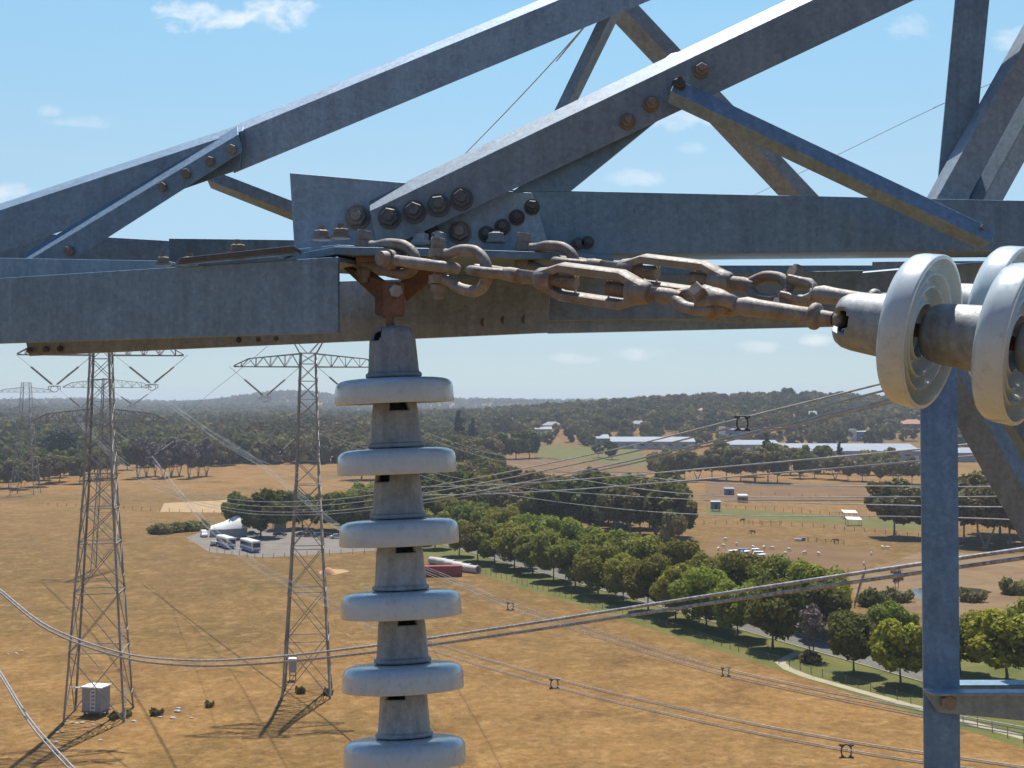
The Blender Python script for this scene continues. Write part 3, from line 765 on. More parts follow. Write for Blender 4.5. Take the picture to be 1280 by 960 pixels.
sheet_poly('bank', [(1060, 720), (1150, 690), (1330, 694), (1400, 760), (1250, 775), (1120, 764), (1070, 750)], 'bare_earth', .006, 'bare brown bank around the farm dam', 'earth')
drape('pale_track', [(205, 629), (200, 640)], [(285, 625), (280, 641)], 'pale_sand', .05, 'pale dry track crossing the left paddock', 'track', 4, 6)
# farm dam
m, nt, out = nodes_of('pond_water'); b = nn(nt, 'ShaderNodeBsdfPrincipled', Roughness=.06); b.inputs['Base Color'].default_value = (.05, .055, .04, 1)
nt.links.new(bump(nt, noise(nt, objvec(nt, True), 1.5, 3), .12, .05), b.inputs['Normal']); nt.links.new(b.outputs[0], out.inputs[0]); MATS['pond_water'] = m
sheet_poly('pond', [(1128, 740), (1150, 735), (1190, 733), (1225, 736), (1241, 740), (1225, 746), (1190, 744), (1150, 748)], 'pond_water', .012, 'small farm dam reflecting the sky', 'pond')
# ------------------------------------------------------------------ trees
def leaf_cloud(seed, w, h, z0, n, leaf, lobes, shape='round', lr=(.30, .44)):
    """many leaf clumps spread over uneven lobes; returns verts, faces (numpy)"""
    r = np.random.default_rng(seed)
    cs = []; R0 = w/2
    tries = 0
    while len(cs) < lobes and tries < 5000:
        tries += 1
        q = r.normal(size=3); q /= np.linalg.norm(q); q *= r.uniform(.45, .78)
        if shape == 'cone':
            t = r.random(); k = (1-t)*.75+.12; a = r.random()*6.28
            q = np.array([math.cos(a)*k*.7, math.sin(a)*k*.7, t*1.75-.85])
        elif shape == 'flat': q[2] *= .8
        if q[2] < -.72 and shape != 'cone': continue
        cs.append(q*np.array([R0, R0, h/2])+np.array([0, 0, z0+h/2]))
    cs = np.array(cs); rad = r.uniform(lr[0], lr[1], len(cs))*R0
    if shape == 'cone': rad *= (1.15-.8*(cs[:, 2]-z0)/h)
    pr = rad**2; pr /= pr.sum(); idx = r.choice(len(cs), n, p=pr)
    d = r.normal(size=(n, 3)); d /= np.linalg.norm(d, axis=1)[:, None]
    rr = 1-np.abs(r.normal(size=n))*.22
    rr = np.clip(rr+(r.random(n) < .06)*.25, .2, 1.3)
    pos = cs[idx]+d*(rad[idx]*rr)[:, None]*np.array([1, 1, .85])
    nrm = d+r.normal(size=(n, 3))*.55; nrm /= np.linalg.norm(nrm, axis=1)[:, None]
    a = r.normal(size=(n, 3)); a -= nrm*(a*nrm).sum(1)[:, None]; a /= np.linalg.norm(a, axis=1)[:, None]; b = np.cross(nrm, a)
    sz = leaf*r.uniform(.55, 1.3, n); s2 = sz*r.uniform(.5, .9, n)
    A, B = a*sz[:, None], b*s2[:, None]
    v = np.stack([pos-A, pos-B*.9+A*.1, pos+A, pos+B], 1).reshape(-1, 3)
    f = np.arange(4*n).reshape(-1, 4); return v, f, cs
def mesh_np(name, v, f, mat):
    me = bpy.data.meshes.new(name); n = len(f)
    me.vertices.add(len(v)); me.vertices.foreach_set('co', v.astype(np.float32).ravel())
    k = f.shape[1]; me.loops.add(n*k); me.loops.foreach_set('vertex_index', f.astype(np.int32).ravel())
    me.polygons.add(n); me.polygons.foreach_set('loop_start', np.arange(0, n*k, k, dtype=np.int32)); me.update(calc_edges=True)
    me.materials.append(MATS[mat]); return me
def make_tree(name, seed, w, h, trunk, n, leaf, lobes, mat, bark='bark', shape='round', tr=.22, lr=(.30, .44), label='tree', forks=1):
    t = thing(name, label, 'tree')
    v, f, cs = leaf_cloud(seed, w, h-trunk, trunk, n, leaf, lobes, shape, lr)
    me = mesh_np('crown', v, f, mat); o = bpy.data.objects.new('crown', me); COL.objects.link(o); o.parent = t
    r = random.Random(seed); mb = MB()
    for k in range(forks):
        ang = 6.28*k/max(1, forks)+r.random(); sp = (0 if forks == 1 else .12*w)
        j = Vector((math.cos(ang)*sp, math.sin(ang)*sp, trunk*1.15))
        mb.tube(spline([Vector((math.cos(ang)*.1*(forks > 1), math.sin(ang)*.1*(forks > 1), -.1)), j*.5+Vector((r.uniform(-.1, .1), 0, 0)), j, Vector((j.x*1.3, j.y*1.3, trunk+(h-trunk)*.6))], 3), [tr*1.5]+[tr*(1-.07*q) for q in range(9)], 7)
        for c in cs[k::max(1, forks)][:7]:
            c = Vector(c); b0 = Vector((j.x, j.y, trunk*.9+(c.z-trunk)*.3)); mb.tube([b0, (b0+c)/2+Vector((0, 0, .2)), c], [tr*.5, tr*.35, tr*.15], 5, False)
    mb.build('trunk', bark, t, smooth=60)
    return t
AVL = 'leafy green avenue tree with a rounded crown in the double row along the road'
AVG = 'avenue trees in two rows'
protos = {}
def proto(key, *a, **k):
    t = make_tree(*a, **k); t.location = (0, -500-30*len(protos), 0); protos[key] = [t, False, None]; return t
for i in range(4):
    proto('av%d' % i, 'avenue_tree', 20+i, 10.6+.5*i, 11.5, 1.7, 11000, .36, 32+2*i, 'leaf_avenue', tr=.20, lr=(.25, .38))
proto('lime', 'lime_tree', 31, 9.5, 9.8, 1.9, 11000, .34, 30, 'leaf_lime', tr=.2, lr=(.25, .38))
proto('avd', 'avenue_tree', 33, 9.5, 11, 1.6, 11000, .34, 30, 'leaf_dark', tr=.22)
for i in range(3):
    proto('dk%d' % i, 'dense_tree', 40+i, 11+i, 13, 1.2, 5200, .60, 34, 'leaf_dark', tr=.3, lr=(.20, .34))
for i in range(4):
    proto('gum%d' % i, 'gum_tree', 50+i, 12+i, 14, 1.7 if i < 3 else 3.2, 4600, .52, 24, 'leaf_gum', 'pale_bark', 'flat', tr=.26, lr=(.20, .36), forks=1 if i < 3 else 2)
proto('con', 'conifer_tree', 61, 7, 15, .8, 4500, .45, 26, 'leaf_blue', shape='cone', tr=.25)
proto('ball', 'pine_tree', 62, 12, 13, 1.2, 5000, .5, 24, 'leaf_blue', tr=.3)
proto('bare', 'bare_tree', 63, 7.5, 13, 2.6, 3000, .42, 22, 'leaf_bare', 'pale_bark', 'round', tr=.16, lr=(.25, .4), forks=3)
proto('thin', 'bare_tree', 64, 5, 10, 3.0, 500, .30, 14, 'leaf_bare', 'bark', 'round', tr=.13, lr=(.25, .4), forks=2)
proto('bush', 'shrub', 65, 5, 3.2, .2, 1600, .30, 12, 'leaf_gum', tr=.08)
proto('weed', 'shrub', 66, 4, 1.5, .05, 900, .25, 10, 'leaf_weed', tr=.05)
NAT = {'av': 11.5, 'lime': 9.8, 'avd': 11, 'dk': 13, 'gum': 14, 'con': 15, 'ball': 13, 'bare': 13, 'thin': 10, 'bush': 3.2, 'weed': 1.5}
def plant(key, pos, height, label, group=None, rz=None, wide=1.0, cat=None):
    pr = protos[key]; nat = NAT[key.rstrip('0123456789')]
    s = height/nat; sc = (s*wide, s*wide, s); rz = rnd.uniform(0, 6.28) if rz is None else rz
    if not pr[1]:
        pr[1] = True; t = pr[0]; t.location = pos; t.rotation_euler = (0, 0, rz); t.scale = sc
        t['label'] = label
        if group: t['group'] = group
    else:
        t = dup(pr[0], pos, rz, sc, label, group)
        if not group and 'group' in t: del t['group']
    if cat: t['category'] = cat
    return t
def plant_px(key, px, by, ty, label, group=None, wide=1.0, cat=None):
    p = G(px, by); return plant(key, p, max(1.0, (by-ty)*p.y/FPX*1.0), label, group, None, wide, cat)
# avenue, front row
front = [(574, 695), (597, 702), (618, 705.5), (643, 711), (666, 718), (692, 726), (719, 735), (748, 745), (779, 753), (810, 765), (845, 776), (883, 786), (922, 797), (966, 812)]
for i, (x, y) in enumerate(front):
    hh = (11.2, 12.0, 11.6, 12.4)[i % 4] if i < 13 else 12.6
    plant('avd' if i == 13 else 'av%d' % (i % 4), G(x, y), hh, AVL if i != 13 else 'broad dark avenue tree standing left of the thin half bare tree', AVG if i != 13 else None)
for s in range(8):                              # the far end of both rows, behind the insulators
    p = AV(178+13*s, 0); plant('av%d' % (s % 4), p, 12, AVL, AVG)
for s in range(24):                             # back row
    p = AV(30+11.5*s, 17.5+rnd.uniform(-.6, .6)); plant('av%d' % ((s+1) % 4), p, 12.6+rnd.uniform(-1, 1), AVL, AVG)
plant_px('thin', 1014, 825, 748, 'thin half bare tree among the avenue trees beside the path')
plant_px('avd', 1067, 843, 762, 'mid green tree between the thin bare tree and the yellow green tree')
plant_px('lime', 1125, 858, 774, 'yellow green rounded tree beside the footpath left of the post')
plant_px('lime', 1258, 855, 762, 'tree at the right edge beyond the footpath, yellow green crown', wide=1.25)
plant_px('av1', 1200, 842, 762, 'green tree just right of the steel post, smaller than its yellow green neighbour')
plant_px('av2', 1118, 812, 748, 'dark green tree behind the yellow green one')
plant_px('avd', 1030, 800, 725, 'dark green tree behind the thin half bare tree')
plant_px('av3', 1310, 822, 742, 'green tree cut by the right edge of the picture', wide=1.2)
plant_px('weed', 1014, 828, 815, 'low shrub at the foot of the thin half bare tree', cat='shrub')
# wood behind the avenue
WB = 'dark green tree in the dense wood behind the avenue'
WG = 'wood behind the avenue'
for i in range(40):
    t = i/39; x = 528+(850-528)*t+rnd.uniform(-9, 9); row = i % 3
    by = 628+12*row+ t*22+rnd.uniform(-3, 3)
    plant(('dk%d' % (i % 3)) if rnd.random() < .72 else 'gum%d' % (i % 4), G(x, by), rnd.uniform(14.5, 20.5), WB, WG)
plant_px('bush', 842, 681, 640, 'rounded olive tree at the paddock end of the wood', wide=.55, cat='tree')
plant_px('gum1', 800, 668, 612, 'olive gum tree on the right flank of the wood')
# trees round the car park
CP = 'dark green tree behind the car park'
for x, by, ty, k in ((300, 667, 612, 'dk0'), (326, 672, 607, 'dk1'), (352, 662, 612, 'dk2'), (378, 660, 610, 'dk0'), (402, 662, 612, 'dk1'), (428, 664, 616, 'dk2'), (452, 664, 612, 'dk1'), (474, 662, 606, 'dk0'), (498, 664, 605, 'dk2'), (522, 668, 612, 'dk1')):
    plant_px(k, x, by, ty, CP, 'trees behind the car park', 1.05)
for i, x in enumerate((196, 206, 214, 224, 232, 240, 248)):
    plant_px('weed', x, 667-.9*i+rnd.uniform(-1, 1), 655-i*.8, 'low scrubby bush beside the white van', 'bushes beside the car park', 1.0, 'bush')
# wood edges
LW = 'olive tree in the wood beyond the left paddocks'
LG = 'wood beyond the left paddocks'
nwood = 0
for row, (ya, yb, n) in enumerate(((611, 576, 26), (602, 570, 26), (590, 562, 26))):
    for i in range(n):
        t = i/(n-1); x = -15+t*480+rnd.uniform(-7, 7)
        by = ya+(yb-ya)*min(1, max(0, (x-20)/330.0))+rnd.uniform(-2.5, 2.5)
        if row == 0 and 150 < x < 262: continue
        k = rnd.choice(['gum0', 'gum1', 'gum2', 'gum3', 'gum2', 'dk0', 'dk2'])
        plant(k, G(x, by), rnd.uniform(12, 18.5), LW, LG)
plant_px('ball', 78, 588, 533, 'rounded blue green tree standing above the left wood')
for i, x in enumerate((172, 183, 194, 204, 214, 224, 236, 248, 258)):
    plant_px('bare', x, 598-(i % 3)*1.5, 546+(i % 4)*3, 'pale leafless tree with a mauve grey crown at the edge of the left wood', 'bare trees at the wood edge', .95)
for x, by, ty in ((574, 572, 512), (590, 572, 522)): plant_px('con', x, by, ty, 'dark pointed conifer above the middle wood', 'pair of dark conifers')
MG = 'middle wood'
for i, (x, by, ty, k) in enumerate(((628, 574, 538, 'dk0'), (645, 574, 534, 'dk1'), (662, 573, 536, 'dk2'), (548, 590, 548, 'gum0'), (566, 588, 540, 'gum1'), (585, 592, 545, 'gum2'), (604, 585, 543, 'gum3'), (530, 600, 556, 'gum1'), (560, 604, 566, 'gum2'), (590, 608, 570, 'dk1'), (604, 606, 570, 'dk2'), (546, 612, 575, 'dk0'), (530, 618, 580, 'gum3'), (452, 600, 548, 'gum1'), (540, 602, 552, 'dk2'), (575, 604, 552, 'gum0'), (618, 602, 560, 'dk0'), (556, 620, 570, 'dk1'), (580, 622, 572, 'gum2'), (610, 620, 574, 'dk2'), (635, 618, 578, 'gum1'), (500, 610, 560, 'dk1'))):
    plant_px(k, x, by, ty, 'tree of the middle wood right of the hanging insulators', MG, 1.1)
GT = 'olive brown gum tree in the clump before the white sheds'
for i, (x, by, ty, k) in enumerate(((822, 600, 560, 'gum0'), (838, 602, 556, 'gum1'), (856, 602, 558, 'gum2'), (872, 600, 566, 'gum3'), (890, 600, 558, 'gum1'), (908, 601, 552, 'gum0'), (926, 602, 556, 'gum2'), (944, 603, 560, 'gum3'), (960, 604, 548, 'gum1'), (972, 605, 556, 'gum0'), (1000, 598, 560, 'dk0'), (1018, 598, 566, 'gum2'), (1044, 600, 566, 'gum3'), (1060, 602, 570, 'gum0'), (1078, 602, 570, 'gum1'), (1100, 604, 572, 'gum2'), (1120, 606, 570, 'gum3'), (1140, 606, 568, 'gum1'), (940, 596, 562, 'dk1'), (988, 594, 556, 'gum3'))):
    plant_px(k, x, by, ty, GT, 'gum trees before the white sheds', 1.0)
for x, by, ty, k in ((765, 575, 549, 'dk0'), (748, 573, 553, 'gum1'), (900, 584, 545, 'gum2'), (958, 586, 540, 'con'), (976, 588, 550, 'gum0'), (1006, 590, 553, 'gum1'), (1030, 592, 556, 'dk2'), (1050, 592, 552, 'con'), (1086, 594, 560, 'gum3'), (1112, 594, 556, 'gum1')):
    plant_px(k, x, by, ty, 'tree standing close against the white sheds', 'trees against the white sheds')
plant_px('gum2', 1118, 671, 590, 'big forked gum tree at the right paddock, left of its pair', wide=1.15)
plant_px('gum0', 1156, 673, 596, 'big gum tree half hidden by the steel post', wide=1.1)
for x, by, ty, k in ((1205, 676, 592, 'gum1'), (1232, 683, 598, 'gum3'), (1262, 680, 590, 'gum0'), (1290, 678, 588, 'gum2'), (1222, 672, 580, 'gum2'), (1250, 668, 578, 'gum1'), (1280, 670, 576, 'gum3')):
    plant_px(k, x, by, ty, 'gum tree in the stand right of the steel post', 'gum stand at the right', 1.05)
for x, by, ty in ((1092, 757, 735), (1124, 752, 735), (1216, 752, 736), (1270, 742, 722)): plant_px('weed', x, by, ty, 'dry shrub on the bank of the farm dam', 'shrubs by the dam', .8, 'shrub')
plant_px('thin', 1121, 744, 705, 'spindly bare sapling at the near end of the dam')
def near_house_px(x, d): return any(abs(x-q[0]) < 16 and -80 < d-q[1] < 15 for q in HPX)
HPX = [(720, 1340), (636, 1310), (775, 1330), (804, 1420), (798, 1180), (842, 1480), (1015, 1250), (1036, 1400), (1140, 1180), (988, 1220), (945, 1260), (1208, 1150), (880, 1350), (690, 1200)]
# hill wood: individual crowns nearest to us, the rest as one mass
HW = 'tree on the wooded hill among the houses'
for i in range(62):
    x = rnd.uniform(500, 1290); d = rnd.uniform(1050, 1650); u = (x-640)/FPX
    if near_house_px(x, d): d += 90
    p = Vector((u*d, d, ground_z(u*d, d)))
    plant(rnd.choice(['gum0', 'gum1', 'gum2', 'gum3', 'dk0', 'dk1', 'con' if i % 5 == 0 else 'gum2']), p, rnd.uniform(11, 18), HW, 'hill wood')
plant('ball', Vector(((984-640)/FPX*1560, 1560, ground_z((984-640)/FPX*1560, 1560))), 22, 'tall dark tree standing highest on the hill skyline')
hs = [(720, 1340, 20, 'house with an orange tiled roof among the hill trees, leftmost', 'roof_tile', 'render_wall'), (636, 1310, 22, 'long low grey roofed house at the left end of the hill', 'roof_grey', 'render_wall'),
      (775, 1330, 17, 'pinkish house with a hipped tiled roof', 'roof_tile', 'render_wall'), (804, 1420, 15, 'small house with a bright orange roof', 'roof_tile', 'brick_wall'), (798, 1180, 16, 'pale house low on the hill above the long warehouse', 'roof_grey', 'render_wall'),
      (842, 1480, 14, 'brick house high on the hill', 'roof_tile', 'brick_wall'), (1015, 1250, 18, 'cream house behind the middle warehouse', 'roof_grey', 'render_wall'), (1036, 1400, 24, 'wide grey roofed house on the right slope', 'roof_grey', 'render_wall'),
      (1140, 1180, 22, 'red roofed house beside the steel post', 'roof_tile', 'brick_wall'), (988, 1220, 15, 'cottage with an orange roof low on the right slope', 'roof_tile', 'render_wall'), (945, 1260, 14, 'pale house with a grey hipped roof above the gum clump', 'roof_grey', 'render_wall'),
      (1208, 1150, 16, 'pale house right of the steel post', 'roof_grey', 'render_wall'), (880, 1350, 15, 'white house between dark trees on the hill', 'roof_tile', 'render_wall'), (690, 1200, 18, 'grey house behind the green paddock', 'roof_grey', 'render_wall')]
CLR = [((px-640)/FPX*d, d, w) for px, d, w, *_ in hs]
def near_house(x, y):
    return any(abs(x-a*y/b) < w*.62 and -62 < y-b < 12 for a, b, w in CLR)
def far_mass(name, label, N, gen, sizes, mat, seed, leafn=70):
    r = np.random.default_rng(seed); T = []
    for k in range(5):
        v, f, _ = leaf_cloud(900+k, 1.0, 1.0, 0.02, leafn, .17, 12, 'round', (.30, .45)); T.append(v)
    allv = []
    for i in range(N):
        x, y = gen(r); z = ground_z(x, y); s = r.uniform(*sizes); w = s*r.uniform(.75, 1.25); a = r.random()*6.28
        v = T[i % 5]; c, sn = math.cos(a), math.sin(a)
        allv.append(np.stack([(v[:, 0]*c-v[:, 1]*sn)*w+x, (v[:, 0]*sn+v[:, 1]*c)*w+y, v[:, 2]*s+z], 1))
    v = np.concatenate(allv); me = mesh_np(name, v, np.arange(len(v)).reshape(-1, 4), mat)
    o = bpy.data.objects.new(name, me); COL.objects.link(o); tag(o, label, 'woodland', kind='stuff')
m, nt, out = nodes_of('leaf_far'); v = objvec(nt, True)
f = noise(nt, v, .012, 5, .7); f2 = noise(nt, v, .05, 3, .7)
c = ramp(nt, f, [(.30, (.048, .060, .021)), (.46, (.115, .115, .040)), (.58, (.20, .165, .060)), (.75, (.29, .215, .085))]); c = mixc(nt, .6, c, ramp(nt, f2, [(.3, (.3,)*3), (.7, (.72,)*3)]), 'OVERLAY')
b = nt.nodes.new('ShaderNodeBsdfDiffuse'); nt.links.new(c, b.inputs['Color'])
t = nt.nodes.new('ShaderNodeBsdfTranslucent'); nt.links.new(c, t.inputs['Color']); mx = nn(nt, 'ShaderNodeMixShader', Fac=.2)
nt.links.new(b.outputs[0], mx.inputs[1]); nt.links.new(t.outputs[0], mx.inputs[2]); nt.links.new(mx.outputs[0], out.inputs[0]); MATS['leaf_far'] = m
def gen_hill(r):
    while True:
        d = r.uniform(960, 2500); u = r.uniform(-.10, .50)
        if near_house(u*d, d): continue
        if d < 1120 and -.02 < u < .36 and r.random() < .8: continue
        return u*d, d
def gen_left(r):
    d = 780+r.random()**1.5*2200; u = r.uniform(-.52, -.04); return u*d, d
def gen_far(r):
    if r.random() < .16:
        return -780+r.normal()*260, 4250+r.normal()*420
    d = r.uniform(2500, 6200); u = r.uniform(-.55, .55); return u*d, d
far_mass('hill_woodland', 'woodland covering the hill behind the white sheds', 5200, gen_hill, (9, 16), 'leaf_far', 1, 130)
far_mass('valley_woodland', 'hazy woodland filling the valley behind the left wood', 2600, gen_left, (10, 17), 'leaf_far', 2, 110)
far_mass('distant_woodland', 'far blue hills covered with trees', 8200, gen_far, (12, 22), 'leaf_far', 3, 50)
# ------------------------------------------------------------------ distant pylons
def pylon(label, px, by, H, wb, wm, zm, wt, arms, horn=True, yaw=0.0, member=.118, parts=True, detail=1.0, ground=0.0, group=None):
    base = G(px, by); ox, oy, oz = base
    t = thing('lattice_pylon', label, 'pylon', base, group)
    cy, sy = math.cos(yaw), math.sin(yaw)
    def W(x, y, z): return Vector((ox+x*cy-y*sy, oy+x*sy+y*cy, oz+z))
    def half(z):
        return (wb+(wm-wb)*z/zm)/2 if z < zm else (wm+(wt-wm)*(z-zm)/(H-zm))/2
    for sx, sq in ((1, 1), (1, -1), (-1, 1), (-1, -1)):
        mb = MB(); zs = [0, zm, H]
        pts = [W(sx*half(z), sq*half(z), z) for z in zs]
        for a, b in zip(pts, pts[1:]):                          # an angle section, open side inward
            f1 = Vector((-sx*cy, -sx*sy, 0))*member*2.3; f2 = Vector((sq*sy, -sq*cy, 0))*member*2.3
            mb.loft([hexring(a, f1, f2, .03), hexring(b, f1, f2, .03)])
        mb.build('leg', 'pylon_steel', t)
    levels = [0]; z = 0
    while z < H-1.0:
        z += max(1.6, half(z)*2*(1.15 if z < zm*.75 else .95)); levels.append(min(z, H))
    corners = [(1, 1), (1, -1), (-1, -1), (-1, 1)]
    for k in range(4):
        a, b = corners[k], corners[(k+1) % 4]; mb = MB()
        for i, (z0, z1) in enumerate(zip(levels, levels[1:])):
            h0, h1 = half(z0), half(z1); r = member*.62 if z0 < zm else member*.5
            A0, A1 = W(a[0]*h0, a[1]*h0, z0), W(a[0]*h1, a[1]*h1, z1); B0, B1 = W(b[0]*h0, b[1]*h0, z0), W(b[0]*h1, b[1]*h1, z1)
            if z0 < zm*.75:                                     # K panels with sub-bracing low down
                mb.tube([A0, B1], r, 4); mb.tube([B0, A1], r, 4); mb.tube([A1, B1], r*1.1, 4)
                for q0, q1, o in ((A0, A1, B1), (B0, B1, A1)):
                    lowq = q0.lerp(o, .25); mb.tube([lowq, q0.lerp(q1, .3)], r*.55, 4); mb.tube([q0.lerp(o, .74), o.lerp(q0, 0)*.3+ (A1 if o is B1 else B1)*0+o*.7], r*.3, 4)
                    mb.tube([q0.lerp(o, .25), q0.lerp(q1, .02)], r*.4, 4)
            else:
                mb.tube([A0, B1], r, 4); mb.tube([B0, A1], r, 4); mb.tube([A1, B1], r*.8, 4)
        mb.build('bracing', 'pylon_steel', t)
    tips = []
    for (z, half_len, depth, nb) in arms:
        for s in (-1, 1):
            mb = MB(); h = half(z); L = half_len
            for sq in (-1, 1):
                b0 = W(s*h, sq*h, z); b1 = W(s*L, sq*.25, z); u0 = W(s*h, sq*h, z+depth); um = W(s*(L*.80), sq*.35, z+depth*.62); u1 = W(s*L, sq*.25, z+.15)
                mb.tube([b0, b1], member*.8, 4); mb.tube([u0, um], member*.7, 4); mb.tube([um, u1], member*.7, 4)
                prev = None
                for i in range(nb+1):
                    f = i/nb
                    lo = b0.lerp(b1, f); g = min(1, f/.78)
                    hi = u0.lerp(um, g) if f < .78 else um.lerp(u1, (f-.78)/.22)
                    if prev is not None:
                        mb.tube([prev[0], hi] if i % 2 else [prev[1], lo], member*.42, 4)
                        if i % 2 == 0: mb.tube([lo, hi], member*.42, 4)
                    prev = (lo, hi)
            for i in range(nb+1):
                f = i/nb; mb.tube([W(s*h, -h, z).lerp(W(s*L, -.25, z), f), W(s*h, h, z).lerp(W(s*L, .25, z), f)], member*.35, 4)
            mb.build('crossarm', 'pylon_steel', t)
    if horn:
        z = H
        for s in (-1, 1):
            mb = MB()
            for sq in (-1, 1): mb.tube([W(s*half(z), sq*half(z), z), W(s*3.0, 0, z+3.2)], member*.6, 4); mb.tube([W(s*half(z)*.2, sq*half(z), z+.1), W(s*3.0, 0, z+3.2)], member*.5, 4)
            mb.tube([W(-half(z)*s, -half(z), z), W(half(z)*s, half(z), z)], member*.5, 4)
            mb.build('earthwire_peak', 'pylon_steel', t)
    return t, W
VLAB = {}
def v_string(a, b, c, label, group, fat=.17, cat='insulator'):
    """two insulator strings hung in a V from a and b, meeting at a yoke at c"""
    a, b, c = Vector(a), Vector(b), Vector(c)
    t = thing('vee_insulator', label, cat, c, group)
    for p in (a, b):
        d = (c-p); L = d.length; mb = MB(); path = []; rr = []; n = 22
        for i in range(n*2+1):
            f = i/(2*n); path.append(p+d*(.06+.84*f)); rr.append(fat if i % 2 else fat*.42)
        mb.tube([p, p+d*.07], .03, 5); mb.tube(path, rr, 8); mb.tube([p+d*.89, p+d*.97], .03, 5)
        mb.build('string', 'dark_ceramic', t, smooth=30)
    mb = MB(); hw = .55; ax = (b-a).normalized()
    ring = [c+ax*(hw*math.cos(k*math.pi/4))+Vector((0, 0, 1))*(.42*math.sin(k*math.pi/4)-.35) for k in range(9)]
    mb.tube(ring, .05, 5); mb.tube([c-ax*.8, c+ax*.8], .06, 5); mb.tube([c-ax*.8+Vector((0, 0, .05)), c-ax*.8-Vector((0, 0, .5))], .05, 5); mb.tube([c+ax*.8+Vector((0, 0, .05)), c+ax*.8-Vector((0, 0, .5))], .05, 5)
    mb.build('yoke', 'pylon_steel', t)
    return t
d1 = CAMH*FPX/(895-505.0)
PY1, W1 = pylon('tall lattice pylon at the left with a grey cabinet between its feet', 124, 895, 52.0, 7.9, 3.9, 31, 2.5, [(48.6, 10.8, 2.2, 9), (39.6, 8.8, 1.7, 8)], True, R(9))
PY2, W2 = pylon('lattice pylon behind the hanging insulators, its crossarm clear against the sky', 384, 867, 49.4, 7.0, 3.5, 31, 2.4, [(47.4, 10.6, 1.9, 9), (38.4, 8.6, 1.5, 8)], True, R(7))
PY3, W3 = pylon('pale hazy pylon far off at the left edge', 32, 618, 52, 11, 6.0, 30, 3.6, [(47.5, 12.5, 2.2, 7), (39, 10, 1.6, 6)], False, R(5), member=.12)
PY4, W4 = pylon('slender pylon seen through and beyond the left pylon', 133, 712, 48.5, 6.6, 3.4, 31, 2.3, [(46.2, 10.8, 2.0, 8), (38, 8.6, 1.6, 7)], False, R(8), member=.095)
for W, dep, pts, nm in ((W1, d1, ((37, 457, 100, 457, 68, 483), (160, 457, 219, 457, 190, 481), (160, 551, 219, 551, 190, 572)), 'the left pylon'),
                        (W2, 173.6, ((304, 473, 358, 473, 331, 496), (410, 470, 466, 470, 438, 494), (320, 551, 372, 546, 346, 570)), 'the pylon behind the hanging insulators'),
                        (W4, 305., ((86, 497, 118, 495, 101, 509), (150, 495, 186, 492, 166, 506)), 'the slender far pylon')):
    for k, q in enumerate(pts):
        posn = ['left upper', 'right upper', 'lower'][k]
        t = v_string(P(q[0], q[1], dep), P(q[2], q[3], dep), P(q[4], q[5], dep), 'V shaped dark insulator pair, %s one on %s' % (posn, nm), 'V insulators on the pylons')
        for x, y in ((q[0], q[1]), (q[2], q[3])):          # the link up to the arm
            zarm = {0: 48.6, 1: 48.6, 2: 39.6}[k] if W is W1 else ({0: 47.4, 1: 47.4, 2: 38.4}[k] if W is W2 else 46.2)
            p = P(x, y, dep); c0 = P(q[4], q[5], dep); dv = p-c0; p1 = p+dv*((zarm-p.z)/max(.5, dv.z)); mb = MB(); mb.tube([p, p1], .035, 5); mb.build('hanger_link', 'pylon_steel', t)
for q in ((-8, 497, 16, 495, 4, 508), (42, 497, 70, 494, 56, 508)):
    v_string(P(q[0], q[1], 548), P(q[2], q[3], 548), P(q[4], q[5], 548), 'V shaped insulator pair on the %s of the pale hazy pylon' % ('left' if q[0] < 0 else 'right'), 'V insulators on the pylons', .12)
# equipment at the pylon feet
mat_plain('cabinet_grey', (.33, .36, .38), .5, .2, .1, 2); mat_plain('white_paint', (.78, .78, .75), .5, 0, .08, 1)
mat_plain('dark_void', (.035, .035, .035), .8, 0, .2); mat_plain('tin_roof', (.5, .5, .49), .45, .3, .10, .3)
cb = G(120, 893); k = cb.y/FPX
cab = thing('equipment_cabinet', 'grey equipment cabinet with a white ladder standing between the left pylon legs', 'cabinet', cb)
def L(x, y, z): return cb+Vector((x, y, z))
cr = R(-14); cu = Vector((math.cos(cr), math.sin(cr), 0)); cw = Vector((-math.sin(cr), math.cos(cr), 0))
mb = MB(); mb.box(L(0, 0, 2.2), cu*1.45, cw*1.1, (0, 0, 1.55)); mb.build('body', 'cabinet_grey', cab, bevel=.04)
mb = MB(); mb.box(L(0, 0, 3.85), cu*1.60, cw*1.25, (0, 0, .09)); mb.build('roof', 'white_paint', cab, bevel=.03)
mb = MB()
for a, b in ((-1.2, -.8), (1.2, -.8), (-1.2, .8), (1.2, .8)): mb.box(L(0, 0, .32)+cu*a+cw*b, cu*.12, cw*.12, (0, 0, .32))
mb.box(L(0, 0, .55), cu*1.55, cw*1.15, (0, 0, .08)); mb.build('stand', 'dark_ceramic', cab)
mb = MB()
for s in (-.32, .32): mb.box(L(0, 0, 2.2)+cu*(s+.25)-cw*1.16, cu*.06, cw*.04, (0, 0, 1.5))
for q in range(6): mb.box(L(0, 0, .9+q*.52)+cu*.25-cw*1.16, cu*.32, cw*.04, (0, 0, .09))
mb.build('ladder', 'white_paint', cab)
mb = MB(); mb.tube([L(0, 0, 3.5)-cu*1.4, L(0, 0, 3.4)-cu*3.9], .12, 6); mb.build('cable_arm', 'white_paint', cab)
c2 = G(366, 850); t = thing('equipment_cabinet', 'small pale cabinet on a stand at the foot of the second pylon', 'cabinet', c2)
mb = MB(); mb.box(c2+Vector((0, 0, 2.2)), (.55, 0, 0), (0, .4, 0), (0, 0, 1.0)); mb.build('body', 'cabinet_grey', t, bevel=.04)
